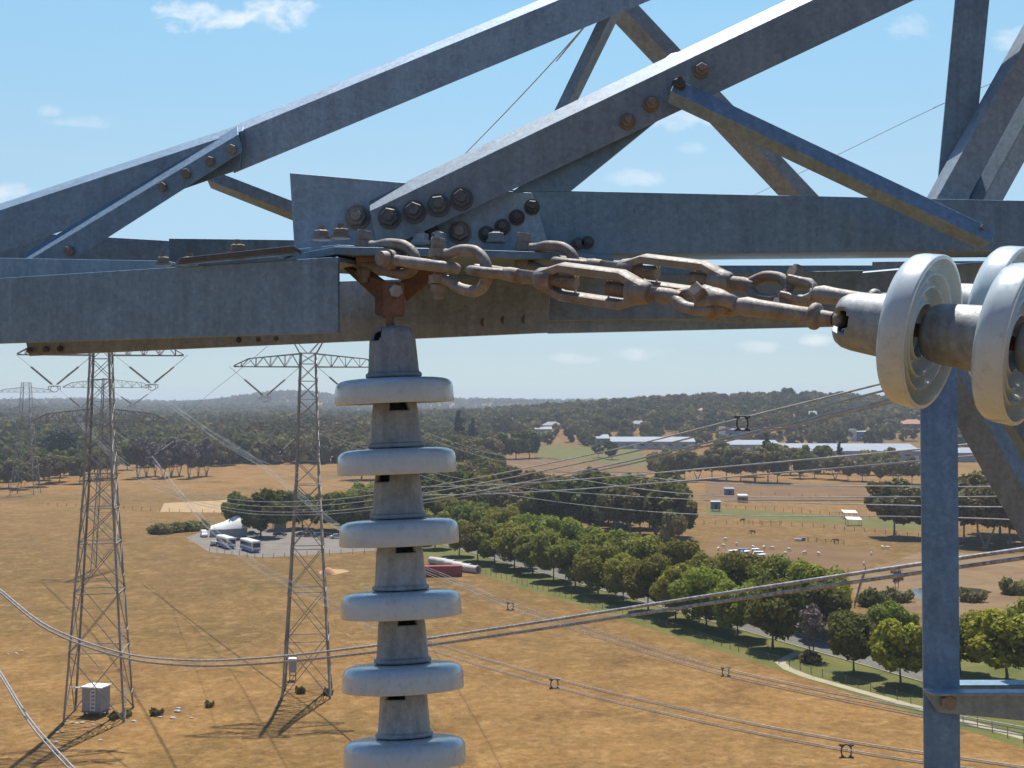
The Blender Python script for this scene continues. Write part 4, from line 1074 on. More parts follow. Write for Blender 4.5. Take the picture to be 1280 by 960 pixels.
mb = MB(); mb.box(c2+Vector((0, 0, 3.27)), (.65, 0, 0), (0, .5, 0), (0, 0, .06)); mb.build('roof', 'white_paint', t)
mb = MB(); [mb.abox(c2.x+s-.06, c2.x+s+.06, c2.y-.1, c2.y+.1, 0, 1.2) for s in (-.45, .45)]; mb.abox(c2.x-.45, c2.x+.45, c2.y-.08, c2.y+.08, .6, .72); mb.build('stand', 'dark_ceramic', t)

# ------------------------------------------------------------------ conductors
def cable(pts, r, label, cat='power line', group=None, mat='cable_far', off=(0, 0), n=6, per=10, ext=(0, 0)):
    m = len(pts); path = []
    for i, (x, y, d) in enumerate(pts):
        f = i/(m-1); o = off[0]*(1-f)+off[1]*f; path.append(P(x, y+o, d))
    if ext[0]: path.insert(0, path[0]+(path[0]-path[1]).normalized()*ext[0])
    if ext[1]: path.append(path[-1]+(path[-1]-path[-2]).normalized()*ext[1])
    mb = MB(); sp = spline(path, per); mb.tube(sp, r, n, False)
    o = mb.build('conductor', mat, None, path[m//2], smooth=60); tag(o, label, cat, group); return sp
def spacer(c, s, label, up=None):
    t = thing('line_spacer', label, 'spacer', c, 'spacers on the conductor bundles')
    mb = MB(); w = s*.5; y = Vector((0, 0, 1)); x = Vector((1, 0, 0))
    ring = [c+x*(w*.75*math.cos(k*math.pi/6))+y*(w*.95*math.sin(k*math.pi/6)) for k in range(13)]
    mb.tube(ring, s*.055, 6)
    for a in (-1, 1):
        for b in (-1, 1): mb.tube([c+x*a*w*.45+y*b*w*.65, c+x*a*w*1.0+y*b*w*.95], s*.09, 6)
        mb.tube([c-x*w*1.05+y*a*w*.95, c+x*w*1.05+y*a*w*.95], s*.035, 5)
    mb.build('frame', 'cable_dark', t)
g1 = 'conductors rising to the right behind the white insulators'
c1 = [(93, 516, 300), (150, 572, 235), (210, 605, 185), (290, 624, 140), (390, 626, 105), (530, 609, 72), (730, 570, 48), (930, 522, 34), (1150, 467, 25), (1420, 390, 18)]
for o0, o1 in ((0, 0), (3, 12), (5, 28), (8, 33)): cable(c1, .026, 'one of four conductors sagging from the left pylons, rising right behind the white discs', 'power line', g1, off=(o0, o1*.88), ext=(0, 12))
spacer(P(928, 529, 33.0), .42, 'dark spacer on the conductors over the white sheds')
g2 = 'conductors crossing level in front of the wood'
c2_ = [(218, 508, 300), (300, 562, 220), (365, 589, 170), (470, 606, 120), (560, 608, 90), (700, 601, 65), (900, 584, 45), (1145, 562, 32), (1400, 535, 25)]
for o0, o1 in ((0, 0), (5, 16)): cable(c2_, .026, 'grey conductor sagging past the second pylon and crossing level in front of the wood', 'power line', g2, off=(o0, o1), ext=(0, 20))
g3 = 'conductors falling away to the right in front of the paddocks'
for pts in ([(362, 520, 300), (410, 543, 260), (465, 563, 225), (540, 590, 180), (640, 608, 130), (820, 622, 80), (1145, 632, 50), (1400, 634, 38)],
            [(362, 522, 300), (410, 547, 260), (465, 569, 225), (540, 599, 180), (640, 619, 130), (820, 640, 80), (1145, 658-12, 50), (1400, 655, 38)],
            [(505, 528, 280), (530, 540, 250), (600, 563, 180), (680, 578, 130), (740, 588, 100), (880, 603, 70), (1150, 608, 45), (1400, 607, 36)],
            [(505, 534, 280), (530, 546, 250), (600, 570, 180), (680, 588, 130), (740, 602, 100), (880, 619, 70), (1150, 621, 45), (1400, 619, 36)]):
    cable(pts, .022, 'thin grey conductor falling from the left and levelling out across the right paddocks', 'power line', g3, ext=(0, 30))
g4 = 'upper bundle slanting over the field'
c4 = [(212, 505, 300), (262, 540, 255), (307, 567, 225), (365, 612, 195), (425, 660, 172), (490, 695, 150), (560, 724, 130), (640, 758, 112), (770, 800, 92), (905, 840, 78), (1145, 890, 62), (1300, 918, 54)]
for o in (-5, -2, 2, 5): cable(c4, .025, 'one of four thin conductors slanting down over the field, upper bundle', 'power line', g4, off=(o*.6, o*1.1), ext=(0, 40))
spacer(P(638, 758, 112), .75, 'spacer on the upper slanting bundle, nearer the insulators'); spacer(P(907, 840, 78), .60, 'spacer on the upper slanting bundle before the concrete path')
g5 = 'lower bundle slanting over the field'
c5 = [(190, 573, d1), (225, 617, 150), (262, 658, 140), (320, 706, 125), (440, 768, 100), (535, 806, 85), (690, 852, 66), (870, 895, 52), (1058, 932, 43), (1300, 968, 35)]
for o in (-7, -4, 5, 8): cable(c5, .019, 'one of four conductors running from the left pylon down across the near field, lower bundle', 'power line', g5, off=(o*.5, o), ext=(0, 25))
spacer(P(693, 855, 66), .55, 'spacer on the lower bundle just right of the hanging insulators'); spacer(P(1058, 939, 43), .50, 'spacer on the lower bundle at the bottom right by the post')
g6 = 'near twin conductors'
c6 = [(-60, 690, 26), (0, 737, 24), (60, 783, 22), (150, 816, 20), (235, 826, 18.3), (330, 823, 16.6), (470, 808, 14.6), (640, 784, 12.6), (860, 750, 10.8), (1080, 717, 9.4), (1280, 688, 8.4), (1420, 668, 7.8)]
cable(c6, .0150, 'upper of two stout near conductors sweeping low across the whole field', 'power line', g6, 'cable_alu', (0, -2), 10, ext=(20, 8))
cable(c6, .0150, 'lower of two stout near conductors sweeping low across the whole field', 'power line', g6, 'cable_alu', (3.5, 10), 10, ext=(20, 8))
for o in (0, 9): cable([(-40, 780, 27), (0, 839, 24), (40, 902, 21), (100, 968, 18), (160, 1030, 16)], .015, '%s conductor of the pair leaving at the bottom left corner' % ('upper' if o == 0 else 'lower'), 'power line', 'pair at the bottom left corner', 'cable_alu', (o*.5, o), 8)
cable([(334, 433, 173), (300, 462, 205), (262, 492, 250), (235, 516, 310)], .035, 'dark wire running from the second pylon crossarm down to the left', 'power line', None, 'cable_dark')
cable([(560, 214, 30), (640, 132, 24), (728, 36, 19), (790, -40, 16)], .010, 'thin grey wire rising steeply behind the upper chords against the sky', 'power line', None, 'cable_far', ext=(0, 60))
cable([(930, 250, 60), (1040, 197, 50), (1170, 134, 42), (1300, 78, 36)], .012, 'faint thin wire in the sky behind the right brace', 'power line', None, 'cable_far', ext=(0, 60))
cable([(930, 40, 40), (1000, -10, 36)], .012, 'short thin wire in the sky above the near chord', 'power line', None, 'cable_far', ext=(0, 60))

# ------------------------------------------------------------------ vehicles and things at the car park
mat_plain('car_white', (.78, .78, .76), .3, 0, .04); mat_plain('car_dark', (.03, .035, .045), .25, .2, .1); mat_plain('car_silver', (.5, .51, .52), .3, .5, .05); mat_plain('car_blue', (.05, .10, .28), .3, .1, .05)
mat_plain('glass_dark', (.03, .04, .05), .12, 0, .1); mat_plain('tyre', (.025, .025, .025), .8, 0, .1); mat_plain('lamp_red', (.4, .02, .02), .3, 0, .05); mat_plain('bus_blue', (.10, .22, .48), .35, 0, .06)
mat_plain('canvas_white', (.80, .79, .75), .7, 0, .06); mat_plain('red_steel', (.34, .065, .06), .55, .1, .15, .6); mat_plain('concrete', (.50, .47, .43), .85, 0, .15, 1)
mat_plain('orange_sand', (.55, .28, .14), .95, 0, .2, 1); mat_plain('wool', (.72, .66, .55), .95, 0, .12, 4); mat_plain('skin_dark', (.09, .06, .045), .9, 0, .1); mat_plain('horse_coat', (.13, .06, .03), .6, 0, .15, 3)
mat_plain('post_wood', (.16, .13, .10), .9, 0, .3, 1); mat_plain('wire', (.3, .3, .29), .5, .5, .1); mat_plain('blue_paint', (.10, .20, .36), .5, .1, .1); mat_plain('stone', (.42, .38, .32), .9, 0, .2, 3); mat_plain('timber', (.2, .15, .11), .9, 0, .2, 2)
mat_plain('roof_tile', (.38, .17, .11), .8, 0, .15, .4); mat_plain('roof_grey', (.28, .27, .27), .8, 0, .15, .4); mat_plain('render_wall', (.60, .55, .47), .9, 0, .08, .2); mat_plain('brick_wall', (.34, .20, .14), .9, 0, .12, .3); mat_plain('shed_roof', (.25, .265, .28), .45, .1, .08, .04); mat_plain('shed_wall', (.33, .36, .39), .6, .1, .12, .05)
def wheel(t, c, ax, r, w=.22):
    mb = MB(); mb.tube([c-ax*w/2, c-ax*w*.42, c+ax*w*.42, c+ax*w/2], [r*.9, r, r, r*.9], 16); wl = mb.build('wheel', 'tyre', t, smooth=40)
    mb = MB(); mb.cyl(c+ax*w*.35, c+ax*(w/2+.012), r*.58, 12); mb.build('rim', 'car_silver', wl)
def car(pos, yaw, mat, label, kind='car', group=None):
    t = thing('parked_car' if kind == 'car' else 'parked_van', label, kind, pos, group)
    c, s = math.cos(yaw), math.sin(yaw)
    def q(x, y, z): return Vector((pos[0]+x*c-y*s, pos[1]+x*s+y*c, pos[2]+z))
    if kind == 'car':
        prof = [(-2.2, .35), (-2.25, .75), (-2.05, .95), (-1.55, 1.0), (-.95, 1.42), (.35, 1.45), (1.05, 1.02), (2.0, .85), (2.25, .6), (2.2, .35)]
        gl = [(-1.45, 1.03), (-.92, 1.38), (.32, 1.40), (.95, 1.03)]; wx = 1.35; wd = .88
    else:
        prof = [(-2.4, .4), (-2.45, .9), (-2.4, 1.9), (-2.2, 2.05), (.9, 2.05), (1.6, 1.25), (2.35, 1.05), (2.5, .7), (2.45, .4)]
        gl = [(-.1, 1.25), (-.1, 1.85), (.85, 1.87), (1.42, 1.25)]; wx = 1.5; wd = .95
    mb = MB()
    rings = []
    for y, k in ((-wd, .94), (-wd*.92, 1), (wd*.92, 1), (wd, .94)):
        rings.append([q(x*(1 if abs(y) < wd*.95 else .985), y*(1 if z < 1.1 else .88), .35+(z-.35)*k) for x, z in prof])
    mb.loft(rings); mb.build('body', mat, t, smooth=30)
    mb = MB()
    for sg in (-1, 1): mb.prism([q(x, sg*(wd*(.97-.09*(z > 1.2))), z) for x, z in gl], Vector((-s*sg*.015, c*sg*.015, 0)))
    x0, x1 = (gl[-1], gl[-2]); mb.prism([q(x0[0]+.08, -wd*.8, x0[1]+.02), q(x0[0]+.08, wd*.8, x0[1]+.02), q(x1[0]+.1, wd*.72, x1[1]), q(x1[0]+.1, -wd*.72, x1[1])], q(.02, 0, .02)-q(0, 0, 0))
    x0, x1 = (gl[0], gl[1])
    if kind == 'car': mb.prism([q(x0[0]-.08, -wd*.8, x0[1]+.02), q(x0[0]-.08, wd*.8, x0[1]+.02), q(x1[0]-.1, wd*.72, x1[1]), q(x1[0]-.1, -wd*.72, x1[1])], q(-.02, 0, .02)-q(0, 0, 0))
    mb.build('window', 'glass_dark', t)
    for x in (-wx, wx):
        for sg in (-1, 1): wheel(t, q(x, sg*(wd-.08), .33), q(0, sg, 0)-q(0, 0, 0), .33)
    for sg in (-1, 1):
        mb = MB(); mb.box(q(prof[-2][0]-.03, sg*wd*.68, .72), q(.05, 0, 0)-q(0, 0, 0), q(0, .16, 0)-q(0, 0, 0), (0, 0, .08)); mb.build('headlight', 'bright_zinc', t)
    return t
def bus(pos, yaw, label, L=10.5):
    t = thing('parked_bus', label, 'bus', pos, 'buses in the car park')
    c, s = math.cos(yaw), math.sin(yaw)
    def q(x, y, z): return Vector((pos[0]+x*c-y*s, pos[1]+x*s+y*c, pos[2]+z))
    def v(x, y, z): return q(x, y, z)-q(0, 0, 0)
    h, w = 3.35, 1.27
    mb = MB(); sec = [(-w, .4), (-w, h-.3), (-w*.86, h-.05), (w*.86, h-.05), (w, h-.3), (w, .4)]
    mb.loft([[q(x, y*k, z if z > .5 else z) for y, z in sec] for x, k in ((-L/2, .95), (-L/2+.2, 1), (L/2-.3, 1), (L/2, .93))]); mb.build('body', 'car_white', t, bevel=.05)
    mb = MB()
    for sg in (-1, 1): mb.box(q(0, sg*(w+.006), .85), v(L/2-.25, 0, 0), v(0, .012, 0), (0, 0, .38))
    mb.box(q(L/2+.008, 0, .75), v(.012, 0, 0), v(0, w*.9, 0), (0, 0, .28)); mb.build('lower_stripe', 'bus_blue', t)
    for sg in (-1, 1):
        for i in range(6):
            mb = MB(); x = -L/2+.95+i*1.52; mb.box(q(x+.3, sg*(w+.008), 2.15), v(.70, 0, 0), v(0, .014, 0), (0, 0, .5)); mb.build('window', 'glass_dark', t)
    mb = MB(); mb.prism([q(L/2+.005, -w*.86, 1.45), q(L/2+.005, w*.86, 1.45), q(L/2-.0, w*.84, 2.75), q(L/2-.0, -w*.84, 2.75)], v(.02, 0, 0)); mb.build('windscreen', 'glass_dark', t)
    mb = MB(); mb.box(q(-L/2-.004, 0, 2.1), v(.012, 0, 0), v(0, w*.75, 0), (0, 0, .45)); mb.build('rear_window', 'glass_dark', t)
    for x in (-L/2+2.4, L/2-2.2):
        for sg in (-1, 1): wheel(t, q(x, sg*(w-.1), .5), v(0, sg, 0), .5, .28)
    for sg in (-1, 1):
        mb = MB(); mb.box(q(L/2+.012, sg*w*.7, .75), v(.02, 0, 0), v(0, .16, 0), (0, 0, .1)); mb.build('headlight', 'bright_zinc', t)
        mb = MB(); mb.tube([q(L/2, sg*w, 2.5), q(L/2+.3, sg*(w+.22), 2.4), q(L/2+.3, sg*(w+.22), 1.9)], .05, 5); mb.build('mirror', 'tyre', t)
bus(G(297, 686)+Vector((-4.2, 3.5, 0)), R(-58), 'white and blue bus, the farther left of two parked side by side')
bus(G(306, 690)+Vector((1.0, 2.5, 0)), R(-58), 'white and blue bus nearest the camera of two parked side by side')
car(G(255, 671), R(-70), 'car_white', 'white van parked at the left end of the car park', 'van')
car(G(267, 682), R(-75), 'car_dark', 'small dark car standing left of the two buses')
car(G(316, 669), R(5), 'car_dark', 'dark car in the shade right of the white marquee')
car(G(350, 670), R(8), 'car_dark', 'dark car parked alone beside the pale bay, left of the second pylon')
for i, x in enumerate((378, 389, 400, 409)): car(G(x, 670.5+i*.3), R(14), 'car_dark' if i != 2 else 'car_blue', 'dark car in the row parked in the shade behind the second pylon', 'car', 'row of shaded cars')
car(G(421, 673), R(20), 'car_silver', 'silver car parked at the right end of the shaded row')
mq = G(285, 671); t = thing('marquee', 'white pitched canvas marquee with blue grey side behind the buses', 'marquee', mq)
mb = MB(); r0 = [(-8, -3.2), (-2, -4), (6.5, -4), (7, 3.5), (-7, 3.5)]
yaw = R(12)
def rq(x, y, z): return mq+Vector((x*math.cos(yaw)-y*math.sin(yaw), 3+x*math.sin(yaw)+y*math.cos(yaw), z))
mb.loft([[rq(-6.0, -3.2, 2.4), rq(-6.0, -3.0, 2.7), rq(-6.0, 0, 3.3), rq(-6.0, 3.0, 2.7), rq(-6.0, 3.2, 2.4)], [rq(-2, -3.6, 2.4), rq(-2, -2.5, 3.7), rq(-2, 0, 4.5), rq(-2, 2.5, 3.7), rq(-2, 3.6, 2.4)], [rq(1.6, -3.8, 2.6), rq(1.6, -2.6, 4.7), rq(1.6, 0, 6.4), rq(1.6, 2.6, 4.7), rq(1.6, 3.8, 2.6)], [rq(5.4, -3.8, 2.6), rq(5.4, -2.6, 4.9), rq(5.4, 0, 6.3), rq(5.4, 2.6, 4.9), rq(5.4, 3.8, 2.6)]])
mb.build('roof', 'canvas_white', t, smooth=50)
mb = MB(); mb.loft([[rq(-6.2, -3.1, 0), rq(-6.2, 3.1, 0), rq(5.3, 3.5, 0), rq(5.3, -3.5, 0)], [rq(-6.2, -3.1, 2.4), rq(-6.2, 3.1, 2.4), rq(5.3, 3.5, 2.58), rq(5.3, -3.5, 2.58)]]); mb.build('side_wall', 'shed_wall', t)
hb_ = G(349, 664); t = thing('toilet_block', 'small grey open shelter under the dark trees by the car park', 'shelter', hb_)
mb = MB(); mb.abox(hb_.x-2, hb_.x+2, hb_.y+1.5, hb_.y+1.7, 0, 2.9); [mb.abox(hb_.x+a-.12, hb_.x+a+.12, hb_.y-1.6, hb_.y-1.3, 0, 2.9) for a in (-1.8, 1.8)]; mb.build('frame', 'shed_wall', t)
mb = MB(); mb.abox(hb_.x-2.3, hb_.x+2.3, hb_.y-1.9, hb_.y+2, 2.91, 3.15); mb.build('roof', 'roof_grey', t)
md = G(410, 718); mb = MB(); prof = []
for h, r in ((0, 1.9), (.5, 1.6), (1.2, 1.0), (1.6, .5), (1.75, .02)): prof.append([md+Vector((r*(1+.12*math.sin(3*a))*math.cos(a), r*(1+.15*math.cos(2*a))*math.sin(a), h)) for a in [k*math.pi/7 for k in range(14)]])
mb.loft(prof); o = mb.build('sand_mound', 'orange_sand', None, md, smooth=80); tag(o, 'orange sand mound on the pale sand beside the second pylon', 'mound')
# red container and concrete pipes
rc = G(553, 721); t = thing('skip_container', 'long dull red steel container lying in the field right of the insulators', 'container', rc)
yaw = R(6)
def rq(x, y, z): return rc+Vector((x*math.cos(yaw)-y*math.sin(yaw), 1.2+x*math.sin(yaw)+y*math.cos(yaw), z))
def rv(x, y, z): return rq(x, y, z)-rq(0, 0, 0)
mb = MB(); mb.box(rq(-1.5, 0, 1.25), rv(6.2, 0, 0), rv(0, 1.2, 0), (0, 0, 1.25)); mb.build('body', 'red_steel', t, bevel=.03)
mb = MB()
for i in range(19): mb.box(rq(-7.4+i*.65, -1.23, 1.25), rv(.07, 0, 0), rv(0, .035, 0), (0, 0, 1.15))
mb.build('ribs', 'red_steel', t)
mb = MB(); mb.box(rq(-1.5, -1.2, 2.53), rv(6.25, 0, 0), rv(0, .06, 0), (0, 0, .06)); mb.box(rq(-1.5, 1.2, 2.53), rv(6.25, 0, 0), rv(0, .06, 0), (0, 0, .06)); mb.build('top_rail', 'red_steel', t)
for i, (x, y) in enumerate(((548, 706), (558, 708), (568, 710.5), (578, 713), (587, 715.5))):
    b = G(x, y); o_ = thing('concrete_pipe', 'thick pale concrete pipe in the row beside the red container', 'pipe', b, 'concrete pipes')
    dv = Vector((math.cos(R(-42)), math.sin(R(-42)), 0)); n = Vector((-dv.y, dv.x, 0)); mb = MB(); c = b+Vector((0, 0, .95))
    mb.lathe([(-3, .95), (2.5, .95), (2.6, 1.08), (3, 1.08), (3, .76), (-3, .76)], c, dv, 20, True); mb.build('barrel', 'concrete', o_, smooth=40)

# ------------------------------------------------------------------ fences
def fence(path, label, step=3.0, h=1.25, wires=3, r=.06, postmat='post_wood', rails=False, lean=.03):
    """post and wire fence along ground points"""
    pts = [Vector(p) for p in path]; t = thing('paddock_fence' if not rails else 'rail_fence', label, 'fence', pts[0])
    seg = [0]
    for a, b in zip(pts, pts[1:]): seg.append(seg[-1]+(b-a).length)
    n = min(100, max(2, int(seg[-1]/step))); pp = []
    for i in range(n+1):
        s = seg[-1]*i/n
        for k in range(len(pts)-1):
            if s <= seg[k+1]+1e-6: pp.append(pts[k].lerp(pts[k+1], (s-seg[k])/max(1e-6, seg[k+1]-seg[k]))); break
    for p in pp[:100]:
        mb = MB(); hh = h*rnd.uniform(.93, 1.1); mb.cyl(p-Vector((0, 0, .1)), p+Vector((rnd.uniform(-lean, lean), rnd.uniform(-lean, lean), hh)), r, 5); mb.build('post', postmat, t)
    mb = MB()
    for w in range(wires):
        z = h*(w+1)/(wires+.35); mb.tube([p+Vector((0, 0, z)) for p in pp], .008 if not rails else .04, 4, False)
    mb.build('wire' if not rails else 'rail', 'wire' if not rails else 'post_wood', t)
fence([G(x, y) for x, y in ((560, 706), (640, 727), (740, 757), (850, 790), (930, 817), (985, 833), (1060, 856), (1140, 880), (1210, 905), (1300, 936))], 'post and wire fence between the dry field and the green verge', 2.6, 1.3, 3, .055)
fence([G(x, y) for x, y in ((262, 690), (330, 698), (400, 693), (470, 692))], 'post fence along the near side of the car park', 3.2, 1.3, 2, .07)
fence([G(x, y) for x, y in ((884, 634), (960, 638), (1060, 646), (1140, 652))], 'wire fence at the far side of the green strip', 4, 1.4, 3, .09)
fence([G(x, y) for x, y in ((880, 656), (960, 655), (1040, 661), (1148, 672))], 'wire fence along the near side of the horse yards', 4, 1.4, 3, .09)
fence([G(x, y) for x, y in ((884, 617), (985, 620), (1090, 625), (1150, 630))], 'distant wire fence beyond the blue tank', 6, 1.4, 2, .10)
fence([G(x, y) for x, y in ((868, 706), (960, 705), (1060, 716))], 'wire fence at the near edge of the sheep paddock', 4, 1.3, 2, .07)
fence([G(x, y) for x, y in ((930, 656), (975, 657))], 'timber rail yard where the horses stand', 3, 1.5, 3, .1, rails=True)
fence([G(x, y) for x, y in ((1010, 677), (1055, 681))], 'short timber rail fence beside the white trough', 3, 1.4, 2, .1, rails=True)
fence([G(x, y) for x, y in ((60, 632), (150, 636), (215, 640), (282, 642))], 'thin wire fence along the pale track', 5, 1.3, 2, .09)
fence([G(x, y) for x, y in ((1068, 760), (1075, 735), (1082, 715))], 'short dark fence beside the dam bank', 3, 1.4, 2, .09)

# ------------------------------------------------------------------ horse paddock things
def small_hut(px, by, w, h, d, wall, roof, label, name, cat, legs=False):
    b = G(px, by); t = thing(name, label, cat, b); z0 = .7 if legs else 0
    mb = MB(); mb.abox(b.x-w/2, b.x+w/2, b.y, b.y+d, b.z+z0, b.z+h); mb.build('wall', wall, t)
    mb = MB(); mb.prism([Vector((b.x-w/2-.2, b.y-.25, b.z+h+.01)), Vector((b.x-w/2-.2, b.y+d+.2, b.z+h+.45)), Vector((b.x+w/2+.2, b.y+d+.2, b.z+h+.45)), Vector((b.x+w/2+.2, b.y-.25, b.z+h+.01))], (0, 0, .14)); mb.build('roof', roof, t)
    mb = MB(); mb.abox(b.x-.4, b.x+.4, b.y-.05, b.y-.005, b.z+z0, b.z+h*.75); mb.build('door', 'dark_void', t)
    if legs:
        for sx in (-.4, .4):
            mb = MB(); mb.abox(b.x+w*sx-.12, b.x+w*sx+.12, b.y+.2, b.y+.5, b.z, b.z+z0); mb.build('leg', 'timber', t)
    return t
small_hut(895, 639, 3.6, 3.6, 2.6, 'blue_paint', 'tin_roof', 'blue grey cabin on legs with a pale roof in the horse paddock', 'raised_cabin', 'cabin', True)
small_hut(912, 619.5, 4.2, 3.0, 3.0, 'blue_paint', 'roof_grey', 'plain blue shed farthest back in the paddock', 'blue_shed', 'shed')
small_hut(929, 628, 4.0, 2.8, 3.0, 'timber', 'tin_roof', 'dark shed with a white roof right of the blue shed', 'dark_shed', 'shed')
for px, by, lab in ((1062, 648, 'open paddock shelter with a white skillion roof'), (1067, 657, 'low open shelter with a pale roof in front of the white roofed one')):
    b = G(px, by); t = thing('paddock_shelter', lab, 'shelter', b)
    mb = MB(); mb.prism([b+Vector((-2.6, -1.5, 2.2)), b+Vector((-2.6, 1.8, 2.9)), b+Vector((2.6, 1.8, 2.7)), b+Vector((2.6, -1.5, 2.0))], (0, 0, .12)); mb.build('roof', 'white_paint', t)
    for sx in (-2.3, 2.3):
        for sy, hh in ((-1.3, 2.0), (1.5, 2.65)): mb = MB(); mb.cyl(b+Vector((sx, sy, 0)), b+Vector((sx, sy, hh)), .09, 6); mb.build('post', 'timber', t)
for i, (px, by, w, rot) in enumerate(((915, 692, 2.6, .3), (927, 690, 2.8, -.2), (931, 693, 2.4, .5), (943, 690, 2.0, .1), (947, 693.5, 2.6, -.3), (951, 697, 2.2, .3))):
    b = G(px, by); t = thing('pallet_stack', ['white board stack, leftmost of the heaps in the sheep paddock', 'blue and white board stack in the middle of the heaps', 'white board stack just below the blue and white one', 'small pale board stack at the back of the right heap', 'pale board stack in the middle of the right heap', 'pale board stack nearest us in the right heap'][i], 'board stack', b)
    for k in range(3):
        mb = MB(); c = b+Vector((.15*k, .1*k, .22+.34*k)); mb.box(c, (w/2*math.cos(rot), w/2*math.sin(rot), .03*(k-1)), (-.8*math.sin(rot), .8*math.cos(rot), 0), (0, 0, .06)); mb.build('board', 'white_paint' if not (i == 1 and k == 2) else 'bus_blue', t)
    mb = MB(); [mb.box(b+Vector((a, 0, .42)), (.1, 0, 0), (0, .6, 0), (0, 0, .42)) for a in (-w*.3, w*.3)]; mb.build('bearer', 'timber', t)
b = G(998, 676); t = thing('water_trough', 'white domed water trough in the paddock', 'trough', b); mb = MB(); mb.lathe([(0, .9), (.7, 1.1), (.7, .95), (.2, .8), (.2, .02)], b, (0, 0, 1), 18); mb.build('tub', 'white_paint', t, smooth=40)
mb = MB(); mb.abox(b.x+.9, b.x+2.1, b.y-.3, b.y+.3, 0, .95); mb.build('tank', 'bus_blue', t)

# animals: one skinned body each, copied
def skin_animal(name, pts, edges, mat, label, cat, group, extra=()):
    me = bpy.data.meshes.new(name); me.from_pydata([p[:3] for p in pts], edges, [])
    o = bpy.data.objects.new(name, me); COL.objects.link(o)
    sk = o.modifiers.new('skin', 'SKIN'); sk.use_smooth_shade = True
    for v, p in zip(me.skin_vertices[0].data if me.skin_vertices else [], pts): v.radius = (p[3], p[3])
    return o
def animal_mesh(nm, pts, edges, mat):
    me = bpy.data.meshes.new(nm); me.from_pydata([p[:3] for p in pts], edges, []); o = bpy.data.objects.new(nm, me); COL.objects.link(o)
    o.modifiers.new('skin', 'SKIN').use_smooth_shade = True
    dg = bpy.context.evaluated_depsgraph_get()
    if me.skin_vertices:
        for v, p in zip(me.skin_vertices[0].data, pts): v.radius = (p[3], p[3])
        me.skin_vertices[0].data[0].use_root = True
    s = o.modifiers.new('sub', 'SUBSURF'); s.levels = s.render_levels = 1
    dg = bpy.context.evaluated_depsgraph_get(); dg.update()
    m2 = bpy.data.meshes.new_from_object(o.evaluated_get(dg)); bpy.data.objects.remove(o); bpy.data.meshes.remove(me)
    m2.name = nm; m2.materials.clear(); m2.materials.append(MATS[mat]); return m2
sheep_pts = [(0, 0, .62, .27), (.35, 0, .62, .25), (.55, 0, .62, .17), (.72, 0, .58, .10), (.86, 0, .42, .085), (.95, 0, .30, .05), (-.35, 0, .63, .25), (-.52, 0, .60, .12),
    (.38, .13, .40, .075), (.38, .13, .2, .045), (.40, .13, .02, .04), (.38, -.13, .40, .075), (.38, -.13, .2, .045), (.40, -.13, .02, .04),
    (-.38, .13, .42, .09), (-.43, .13, .22, .045), (-.38, .13, .02, .04), (-.38, -.13, .42, .09), (-.43, -.13, .22, .045), (-.38, -.13, .02, .04)]
sheep_ed = [(0, 1), (1, 2), (2, 3), (3, 4), (4, 5), (0, 6), (6, 7), (1, 8), (8, 9), (9, 10), (1, 11), (11, 12), (12, 13), (6, 14), (14, 15), (15, 16), (6, 17), (17, 18), (18, 19)]
horse_pts = [(0, 0, 1.15, .30), (.55, 0, 1.2, .27), (.82, 0, 1.35, .20), (1.05, 0, 1.15, .14), (1.25, 0, .85, .11), (1.42, 0, .55, .10), (1.50, 0, .35, .07), (-.55, 0, 1.2, .28), (-.78, 0, 1.15, .12), (-.86, 0, .75, .07),
    (.55, .17, .85, .13), (.56, .17, .5, .065), (.56, .17, .05, .06), (.55, -.17, .85, .13), (.62, -.17, .5, .065), (.58, -.17, .05, .06),
    (-.55, .17, .85, .16), (-.70, .17, .52, .07), (-.62, .17, .05, .06), (-.55, -.17, .85, .16), (-.66, -.17, .52, .07), (-.56, -.17, .05, .06)]
horse_ed = [(0, 1), (1, 2), (2, 3), (3, 4), (4, 5), (5, 6), (0, 7), (7, 8), (8, 9), (1, 10), (10, 11), (11, 12), (1, 13), (13, 14), (14, 15), (7, 16), (16, 17), (17, 18), (7, 19), (19, 20), (20, 21)]
SM = animal_mesh('sheep', sheep_pts, sheep_ed, 'wool'); HM = animal_mesh('horse', horse_pts, horse_ed, 'horse_coat')
for px, by in ((907, 676), (921, 682), (904, 684), (941, 686), (955, 686), (965, 687), (987, 689), (981, 694), (1006, 693), (1023, 694), (1089, 694), (1103, 686), (1109, 687), (1080, 707), (927, 698), (898, 688)):
    o = bpy.data.objects.new('sheep', SM); COL.objects.link(o); o.location = G(px, by); o.rotation_euler = (0, 0, rnd.uniform(0, 6.28)); o.scale = (1.15,)*3
    tag(o, 'pale woolly sheep grazing in the bare reddish paddock', 'sheep', 'sheep in the paddock')
for px, by, rz, lab in ((941, 668, R(185), 'brown horse grazing alone in front of the yards'), (928, 653, R(20), 'brown horse standing inside the rail yard'), (1045, 679, R(170), 'dark horse lying low by the short rail fence')):
    o = bpy.data.objects.new('horse', HM); COL.objects.link(o); o.location = G(px, by); o.rotation_euler = (0, 0, rz); tag(o, lab, 'horse')
